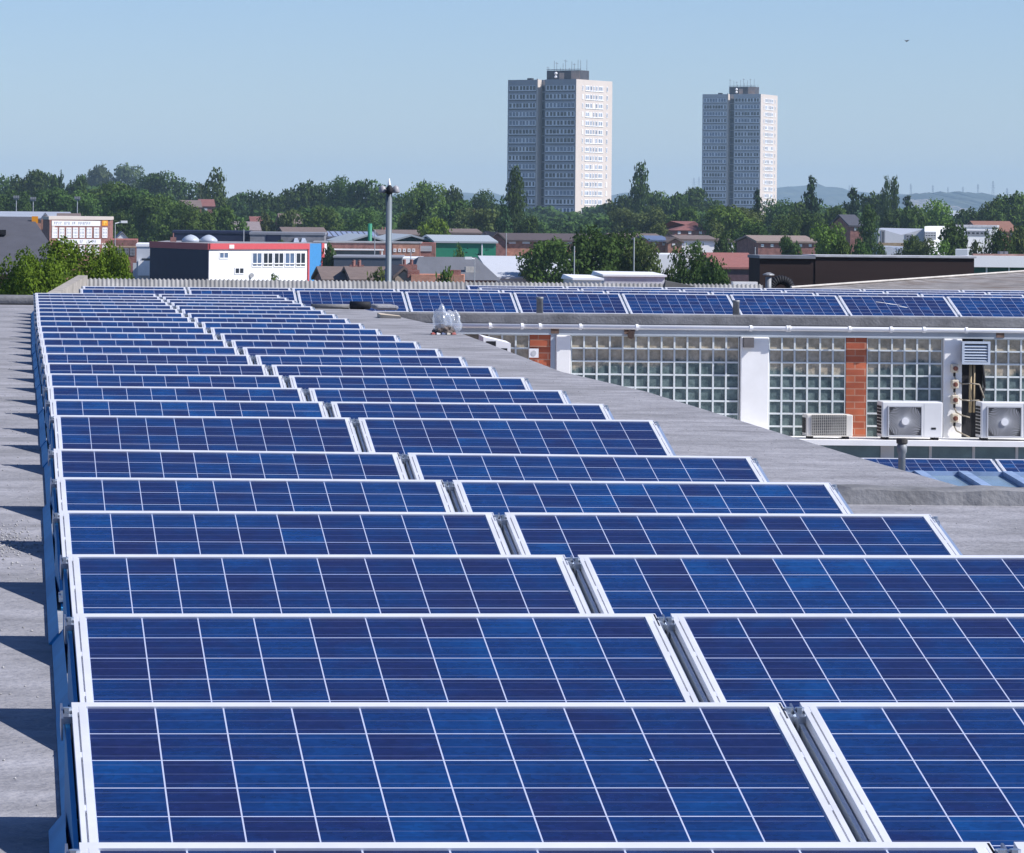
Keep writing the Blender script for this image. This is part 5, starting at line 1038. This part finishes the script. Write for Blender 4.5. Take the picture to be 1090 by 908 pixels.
# ------------------------------------------------------------------ trees: a tapered trunk with limbs and a crown of leaf-sized faces
from mathutils import noise as NZ
def crown_mesh(name, kind, n, leaf, seed):
    rnd = random.Random(seed); lobes = []
    if kind == 'round':
        for k in range(22):
            th = rnd.uniform(0, 6.283); z = rnd.uniform(.12, .86); rr = .33 * math.sin(math.pi * min(max(z * .92 + .06, 0), 1)) ** .6 * rnd.uniform(.55, 1.1); lobes.append((rr * math.cos(th), rr * math.sin(th), z, rnd.uniform(.12, .21), rnd.uniform(.09, .15)))
        lobes.append((0, 0, .5, .3, .34))
    elif kind == 'column':
        for k in range(22):
            z = .06 + .9 * k / 21; r = .36 * min(1, (1.03 - z) / .32) ** .5 * (.7 + .3 * min(1, z / .2)); th = rnd.uniform(0, 6.283); o = r * rnd.uniform(.1, .4)
            lobes.append((o * math.cos(th), o * math.sin(th), z, max(r * .95, .06), rnd.uniform(.05, .09)))
    elif kind == 'cone':
        for k in range(30):
            z = .04 + .92 * (k / 29) ** 1.0; r = .42 * (1 - z) ** .55 + .02; th = rnd.uniform(0, 6.283); o = r * rnd.uniform(.15, .55)
            lobes.append((o * math.cos(th), o * math.sin(th), z, max(r * rnd.uniform(.5, .8), .03), rnd.uniform(.035, .06)))
    elif kind == 'broad':
        for k in range(26):
            th = rnd.uniform(0, 6.283); z = rnd.uniform(.2, .85); rr = rnd.uniform(.1, .42); lobes.append((rr * math.cos(th), rr * math.sin(th), z * (1.08 - rr * .7), rnd.uniform(.10, .18), rnd.uniform(.08, .15)))
        lobes.append((0, 0, .42, .34, .30))
    elif kind == 'bush':
        for k in range(24):
            th = rnd.uniform(0, 6.283); rr = rnd.uniform(.05, .4); z = rnd.uniform(.1, .8) * (1.05 - rr * .9); lobes.append((rr * math.cos(th), rr * math.sin(th), z, rnd.uniform(.10, .17), rnd.uniform(.10, .19)))
        lobes.append((0, 0, .3, .4, .32))
    wts = [a_[3] * a_[3] + a_[3] * a_[4] for a_ in lobes]; vs, fs = [], []
    cum = []; s = 0
    for q in wts: s += q; cum.append(s)
    import bisect
    for i in range(n):
        L_ = lobes[bisect.bisect_left(cum, rnd.uniform(0, s))]
        d = Vector((rnd.gauss(0, 1), rnd.gauss(0, 1), rnd.gauss(0, 1))).normalized()
        k = (1 - rnd.random() ** 2.2 * .55) * (1 + .28 * NZ.noise(d * 2.3 + Vector((L_[0] * 9, L_[1] * 9, L_[2] * 9))))
        c = Vector((L_[0] + d.x * L_[3] * k, L_[1] + d.y * L_[3] * k, L_[2] + d.z * L_[4] * k))
        if c.z < .0: c.z = -c.z * .5
        c.z = min(c.z, 1.0)
        nn = (d * .75 + Vector((rnd.gauss(0, .55), rnd.gauss(0, .55), rnd.gauss(0, .55) + .25))).normalized()
        x = nn.orthogonal().normalized(); y = nn.cross(x); an = rnd.uniform(0, 6.283); x, y = x * math.cos(an) + y * math.sin(an), y * math.cos(an) - x * math.sin(an)
        sz = leaf * rnd.uniform(.6, 1.35); b = len(vs); vs += [c - x * sz * .62, c - y * sz * .4, c + x * sz * .62 + nn * sz * .12, c + y * sz * .4]; fs.append((b, b + 1, b + 2, b + 3))
    zs = sorted(v.z for v in vs); xs = sorted(abs(v.x) for v in vs); zk = 1 / zs[int(len(zs) * .995)]; xk = .5 / xs[int(len(xs) * .985)]
    vs = [(v.x * xk, v.y * xk, v.z * zk) for v in vs]
    me = bpy.data.meshes.new(name); me.from_pydata(vs, [], fs); return me
def trunk_mesh(seed, kind):
    rnd = random.Random(seed); m = MB(); h = .75 if kind != 'column' else .9; m.tube((0, 0, -.0), (0, 0, h * .5), .035, 8, .024); m.tube((0, 0, h * .5), (0, 0, h), .024, 6, .006)
    for k in range(5):
        z = h * rnd.uniform(.25, .6); th = k * 1.26 + rnd.uniform(-.4, .4); m.tube((0, 0, z), (.25 * math.cos(th), .25 * math.sin(th), z + rnd.uniform(.12, .3)), .013, 5, .004)
    me = bpy.data.meshes.new('trunk'); me.from_pydata([tuple(p) for p in m.v], [], m.f); me.materials.append(bark); return me
LEAF = {'dark': leaf_mat('dark_leaves', (.026, .050, .016), (.086, .138, .034)), 'mid': leaf_mat('mid_green_leaves', (.036, .068, .017), (.118, .185, .042)), 'olive': leaf_mat('olive_leaves', (.045, .062, .02), (.13, .165, .052)),
        'light': leaf_mat('light_green_leaves', (.055, .105, .02), (.17, .255, .05)), 'lime': leaf_mat('lime_leaves', (.09, .15, .02), (.21, .31, .045), .35), 'fresh': leaf_mat('fresh_leaves', (.035, .072, .009), (.20, .285, .035), .3),
        'conifer': leaf_mat('conifer_needles', (.017, .036, .016), (.056, .096, .036), .1), 'pale': leaf_mat('hazy_leaves', (.045, .07, .03), (.13, .165, .07))}
PROTO = {}
def proto(kind, lod, var):
    key = (kind, lod, var)
    if key not in PROTO: 
        n, lf = {'far': (2600, .058), 'mid': (6000, .038), 'near': (15000, .024), 'dense': (34000, .02)}[lod]
        if kind in ('column', 'cone'): n = int(n * .8); lf *= 1.0
        PROTO[key] = [crown_mesh('crown', kind, n, lf, hash(kind) % 7 * 0 + 17 * var + len(kind)), trunk_mesh(var + 40, kind)]
    return PROTO[key]
MCACHE = {}
def crown_of(kind, lod, var, lm):
    key = (kind, lod, var, lm)
    if key not in MCACHE: me = proto(kind, lod, var)[0].copy(); me.materials.append(LEAF[lm]); MCACHE[key] = me
    return MCACHE[key]
tree_rnd = random.Random(77)
def tree(u, vt, wpx, D, kind, lm, label, group='trees of the wooded belt', c0=.10, name=None, dz=0.0):
    lod = 'dense' if lm == 'fresh' else 'near' if wpx > 70 else 'mid' if wpx > 34 else 'far'
    zt = PZ(u, vt, D); wd = wpx * D / F; var = tree_rnd.randrange(3)
    if kind in ('column', 'cone'): wd *= 1.08
    nm = name or {'round': 'broadleaf_tree', 'broad': 'broadleaf_tree', 'column': 'poplar_tree', 'cone': 'conifer_tree', 'bush': 'leafy_shrub'}[kind]
    t = thing(nm, label, 'shrub' if kind == 'bush' and name is None else 'tree', (PX(u, D, vt), D, 0), group)
    zt *= 1.02
    tr = bpy.data.objects.new('trunk', proto(kind, lod, var)[1]); C.objects.link(tr); tr.parent = t; tr.scale = (wd * .8, wd * .8, zt)
    cr = bpy.data.objects.new('crown', crown_of(kind, lod, var, lm)); C.objects.link(cr); cr.parent = t; cr.location = (0, 0, zt * c0); cr.scale = (wd * 1.06, wd * 1.06, zt * (1 - c0)); cr.rotation_euler = (0, 0, tree_rnd.uniform(0, 6.28))
    return t
TREES = [
 # far left skyline
 (8, 189, 34, 900, 'round', 'dark', 'dark tree at the far left end of the skyline'), (33, 184, 34, 860, 'round', 'dark', 'tall dark tree above the slate roof, left of the pointed one'),
 (50, 187, 26, 880, 'round', 'dark', 'dark tree between the tall dark tree and the pointed one'), (65, 187, 12, 850, 'cone', 'conifer', 'small pointed conifer on the left skyline'),
 (82, 189, 22, 870, 'round', 'dark', 'round dark tree just right of the small pointed conifer'), (104, 178, 28, 1500, 'round', 'pale', 'hazy tall tree on the left skyline, left of a far pair'),
 (136, 178, 42, 1500, 'broad', 'pale', 'hazy broad tree on the left skyline, right of a far pair'), (172, 186, 40, 950, 'round', 'dark', 'big round dark tree right of the hazy pair'),
 (199, 196, 30, 960, 'round', 'dark', 'lower dark tree between the big round tree and the oval one'), (215, 197, 14, 1000, 'round', 'olive', 'small olive tree beside the oval tree'),
 (231, 182, 23, 800, 'column', 'mid', 'dense upright oval tree standing alone on the left skyline'),
 # left mass
 (15, 205, 44, 620, 'round', 'dark', 'dark leafy tree behind the floodlight poles, far left'), (50, 203, 46, 640, 'round', 'dark', 'dark leafy tree behind the middle floodlight pole'), (82, 207, 40, 630, 'round', 'mid', 'green tree behind the right floodlight pole'),
 (113, 197, 56, 660, 'round', 'mid', 'broad mid green tree over the top of the brick annexe'), (141, 205, 48, 600, 'round', 'dark', 'dark tree behind the pale clad shed'), (165, 210, 44, 590, 'round', 'mid', 'leafy tree above the navy flank left corner'),
 (188, 217, 44, 560, 'broad', 'mid', 'leafy tree behind the brick chimney and domes'), (212, 222, 46, 540, 'broad', 'mid', 'wide mid green tree left of the pale walled house'), (234, 221, 34, 560, 'round', 'mid', 'mid green tree below the dense oval tree'),
 (128, 227, 40, 520, 'bush', 'dark', 'low dark green tree just behind the brick annexe'),
 (252, 207, 26, 900, 'round', 'dark', 'dark tree right of the dense oval tree'), (272, 205, 30, 850, 'round', 'dark', 'dark tree above the pale walled house'), (289, 208, 26, 820, 'round', 'dark', 'dark tree left of the taller skyline crowns'),
 (308, 203, 32, 860, 'round', 'dark', 'dark round tree on the skyline above the red brick house'), (331, 196, 34, 840, 'round', 'dark', 'tall dark tree left of the highest crown by the mast'), (362, 191, 40, 820, 'round', 'dark', 'highest dark crown left of the mast'),
 (390, 194, 34, 810, 'round', 'dark', 'dark crown close to the left side of the mast'), (405, 205, 26, 780, 'round', 'dark', 'lower dark crown touching the mast head height'), (345, 222, 58, 610, 'bush', 'mid', 'wide bushy hedge tree over the striped roof'),
 (388, 226, 44, 600, 'bush', 'mid', 'rounded bushy tree left of the mast shaft'), (262, 236, 26, 560, 'bush', 'mid', 'small bush by the pale walled house'), (280, 228, 26, 620, 'bush', 'olive', 'olive bush left of the red brick house'), (306, 225, 20, 620, 'round', 'olive', 'small olive tree above the red brick house'),
 (296, 258, 30, 403, 'bush', 'mid', 'small bush above the red fascia, before the grey shed'),
 # between mast and first tower
 (430, 207, 26, 800, 'round', 'mid', 'mid green tree just right of the mast'), (455, 198, 48, 720, 'round', 'light', 'light green broad tree right of the mast'), (451, 196, 16, 760, 'round', 'dark', 'dark tip behind the light green broad tree'), (480, 201, 22, 760, 'round', 'dark', 'dark upright tree right of the light green broad tree'),
 (450, 213, 26, 560, 'cone', 'conifer', 'dark conifer above the lime green tree'), (438, 225, 30, 590, 'round', 'mid', 'leafy tree between the mast and dark conifer'), (463, 234, 24, 470, 'round', 'lime', 'small bright lime green tree above the green warehouse'),
 (484, 215, 34, 640, 'round', 'dark', 'dark tree above the low dark roofed house'), (515, 205, 36, 760, 'round', 'dark', 'dark round tree left of the tower poplar'), (498, 224, 36, 600, 'round', 'olive', 'olive tree left of the tower poplar'), (518, 224, 34, 580, 'round', 'olive', 'second olive tree closest to the tower poplar'),
 (536, 216, 24, 540, 'cone', 'conifer', 'dark conifer at the left foot of the tower poplar'), (549, 181, 19, 600, 'column', 'dark', 'tall dark poplar before the left edge of the nearer tower'), (562, 232, 22, 560, 'round', 'dark', 'dark round tree at the right foot of the tower poplar'),
 (588, 238, 26, 700, 'bush', 'conifer', 'small dark bush before the nearer tower recess'), (488, 262, 15, 385, 'bush', 'mid', 'small round bush against the green warehouse'),
 # between the towers
 (682, 176, 19, 800, 'column', 'dark', 'tall lone poplar between the two towers'), (662, 210, 26, 820, 'round', 'dark', 'dark tree right beside the nearer tower'), (700, 206, 30, 850, 'round', 'mid', 'mid green tree right of the lone poplar'),
 (735, 202, 34, 880, 'round', 'dark', 'dark tree just left of the farther tower'), (717, 209, 28, 800, 'round', 'dark', 'dark tree between lone poplar and farther tower'), (668, 224, 38, 640, 'round', 'olive', 'dull olive tree at the right foot of the nearer tower'), (697, 222, 42, 640, 'broad', 'olive', 'dull olive spreading tree below the lone poplar'),
 (728, 222, 34, 620, 'round', 'mid', 'mid green tree above the red hipped roof'), (756, 214, 26, 900, 'round', 'dark', 'dark tree at the left foot of the farther tower'), (775, 222, 46, 560, 'round', 'light', 'light green tree at the foot of the farther tower'), (790, 222, 40, 570, 'round', 'olive', 'olive tree right of the light green tree by the farther tower'),
 (806, 205, 17, 620, 'cone', 'conifer', 'small dark conifer before the farther tower corner'), (828, 214, 40, 700, 'round', 'dark', 'dark tree to the right of the farther tower foot'), (845, 217, 34, 720, 'round', 'mid', 'mid green tree left of the tall dark conifer'),
 (757, 238, 40, 500, 'bush', 'olive', 'olive bushes right of the red hipped roof'), (700, 240, 40, 500, 'bush', 'olive', 'olive bushes left of the red hipped roof'), (795, 240, 42, 470, 'broad', 'dark', 'dark leafy tree right of the white flats'), (740, 259, 26, 420, 'bush', 'mid', 'small bush before the white flats'),
 (770, 249, 24, 430, 'bush', 'dark', 'dark small tree before the white rendered house'), (838, 232, 36, 520, 'round', 'mid', 'mid green tree above the brown roofed brick house'), (860, 228, 34, 540, 'round', 'dark', 'dark round tree below the tall dark conifer'),
 # right part
 (864, 191, 22, 640, 'cone', 'conifer', 'tall dark conifer right of the farther tower'), (887, 221, 32, 620, 'round', 'mid', 'mid green tree right of the tall dark conifer'), (908, 203, 26, 700, 'cone', 'conifer', 'broad conifer on the skyline left of the twin poplars'),
 (929, 208, 26, 760, 'round', 'dark', 'dark tree left of the twin poplars'), (943.5, 191, 10, 700, 'column', 'dark', 'left poplar of the twin poplars'), (952, 191, 11, 705, 'column', 'dark', 'right poplar of the twin poplars'), (966, 211, 22, 720, 'cone', 'conifer', 'dark conifer right of the twin poplars'),
 (925, 221, 19, 470, 'column', 'dark', 'dark dense tree column right of the red brick house'), (882, 241, 44, 360, 'round', 'light', 'light green tree above the brown wall'), (898, 256, 30, 340, 'bush', 'mid', 'low mid green bush above the brown wall'), (915, 258, 30, 350, 'bush', 'dark', 'low dark bush right of the light green tree, above the brown wall'),
 (972, 222, 26, 600, 'round', 'mid', 'mid green tree above the silver wing'), (952, 226, 30, 610, 'round', 'dark', 'dark tree under the twin poplars'), (997, 215, 42, 620, 'round', 'light', 'round light green tree above the white modern building'), (1032, 224, 30, 700, 'round', 'dark', 'dark tree left of the right edge woods'),
 (1055, 212, 40, 680, 'broad', 'mid', 'broad mid green tree near the right edge'), (1078, 208, 40, 660, 'broad', 'mid', 'broad tree cut by the right edge'), (1110, 210, 44, 690, 'broad', 'mid', 'tree beyond the right frame edge'), (1100, 235, 40, 540, 'bush', 'mid', 'bush at the right frame edge beside the brown roofed house'),
 (1017, 239, 26, 420, 'round', 'dark', 'dark round tree in front of the white modern building'), (1064, 246, 38, 400, 'bush', 'dark', 'dark bushy tree right of the white modern building'), (1086, 244, 34, 410, 'bush', 'olive', 'olive bush below the brown roofed house'), (985, 257, 36, 420, 'bush', 'olive', 'yellow olive shrubs before the white modern building'),
 (970, 254, 36, 440, 'bush', 'mid', 'green shrubs before the silver wing'), (1003, 258, 28, 415, 'bush', 'light', 'light green shrub left of the dark round tree'), (1040, 259, 24, 405, 'bush', 'olive', 'olive shrub right of the dark round tree'), (840, 254, 20, 380, 'round', 'dark', 'small dark tree before the brown roofed brick house'), (935, 261, 20, 430, 'bush', 'dark', 'dark shrub left of the dome sheds'),
 # big trees in front, centre
 (581, 257, 52, 300, 'round', 'mid', 'big leafy tree left of the largest central tree'), (634, 247, 70, 260, 'broad', 'dark', 'largest dark green central tree'), (660, 250, 50, 280, 'round', 'dark', 'dark tree overlapping the right of the largest central tree'), (685, 260, 42, 260, 'round', 'olive', 'dull green feathery tree right of the largest central tree'),
 (733, 265, 44, 230, 'round', 'dark', 'dark green tree before the long white wall'), (757, 279, 44, 225, 'bush', 'dark', 'low dark shrub before the dusty red roofed shed'), (712, 288, 26, 240, 'bush', 'dark', 'low shrub left of the dark green tree by the white wall'),
 (402, 290, 30, 238, 'bush', 'olive', 'olive shrub left of the mast foot'), (350, 262, 20, 340, 'bush', 'dark', 'dark shrub behind the blue end panel'), (475, 291, 30, 200, 'bush', 'mid', 'green shrub at the foot of the grey hipped roof'), (292, 293, 14, 330, 'bush', 'light', 'sprig of green before the white front'),
]
for a_ in TREES: tree(*a_)
# the big fresh green tree at the left end of the array, near enough to show leaf clumps
for k, (u, vt, wp, D, lab) in enumerate(((74, 264, 104, 118, 'large fresh green tree left of the array end, main crown'), (30, 279, 92, 112, 'fresh green tree at the left edge, below the slate roof'), (113, 270, 62, 124, 'fresh green tree crown right of the main one, at the corrugated ridge end'))):
    tree(u, vt, wp, D, 'bush', 'fresh', lab, 'fresh green trees at the array end', .5, 'broadleaf_tree')
# the wooded belt behind the single trees: one mass
rnd = random.Random(5); vs, fs = [], []
base = proto('round', 'far', 0)[0]; bv_ = [v.co.copy() for v in base.vertices]; sel = [p for i, p in enumerate(base.polygons) if i % 4 == 0]
prof = [(-60, 200), (60, 200), (110, 196), (190, 204), (260, 213), (330, 205), (400, 206), (440, 213), (520, 214), (600, 222), (660, 216), (740, 213), (800, 226), (870, 216), (950, 221), (1010, 226), (1060, 220), (1160, 216)]
for row, (D0, dv) in enumerate(((1150, 2), (980, 7), (760, 14), (690, 20))):
    u = -60
    while u < 1160:
        for p, q in zip(prof[:-1], prof[1:]):
            if p[0] <= u <= q[0]: v = p[1] + (q[1] - p[1]) * (u - p[0]) / (q[0] - p[0]); break
        v += dv + rnd.uniform(-3, 6); wp = rnd.uniform(20, 36); D = D0 + rnd.uniform(-40, 40); zt = max(PZ(u, v, D), 3.5); wd = wp * D / F; x = PX(u, D, v); an = rnd.uniform(0, 6.28); c_, s_ = math.cos(an), math.sin(an)
        for p in sel:
            b = len(vs); vs += [(x + (bv_[i].x * c_ - bv_[i].y * s_) * wd * 1.1, D + (bv_[i].x * s_ + bv_[i].y * c_) * wd, bv_[i].z * zt) for i in p.vertices]; fs.append((b, b + 1, b + 2, b + 3))
        u += wp * .62
# leaves of the mass are twice as large, so scale each face about its centre
m = MB(); m.v = []; 
for f_ in fs:
    cx = [sum(vs[i][k] for i in f_) / 4 for k in range(3)]
    for i in f_: m.v.append(tuple(cx[k] + (vs[i][k] - cx[k]) * 1.9 for k in range(3)))
m.f = fs
o = m.build('woodland', LEAF['dark']); o['kind'] = 'stuff'
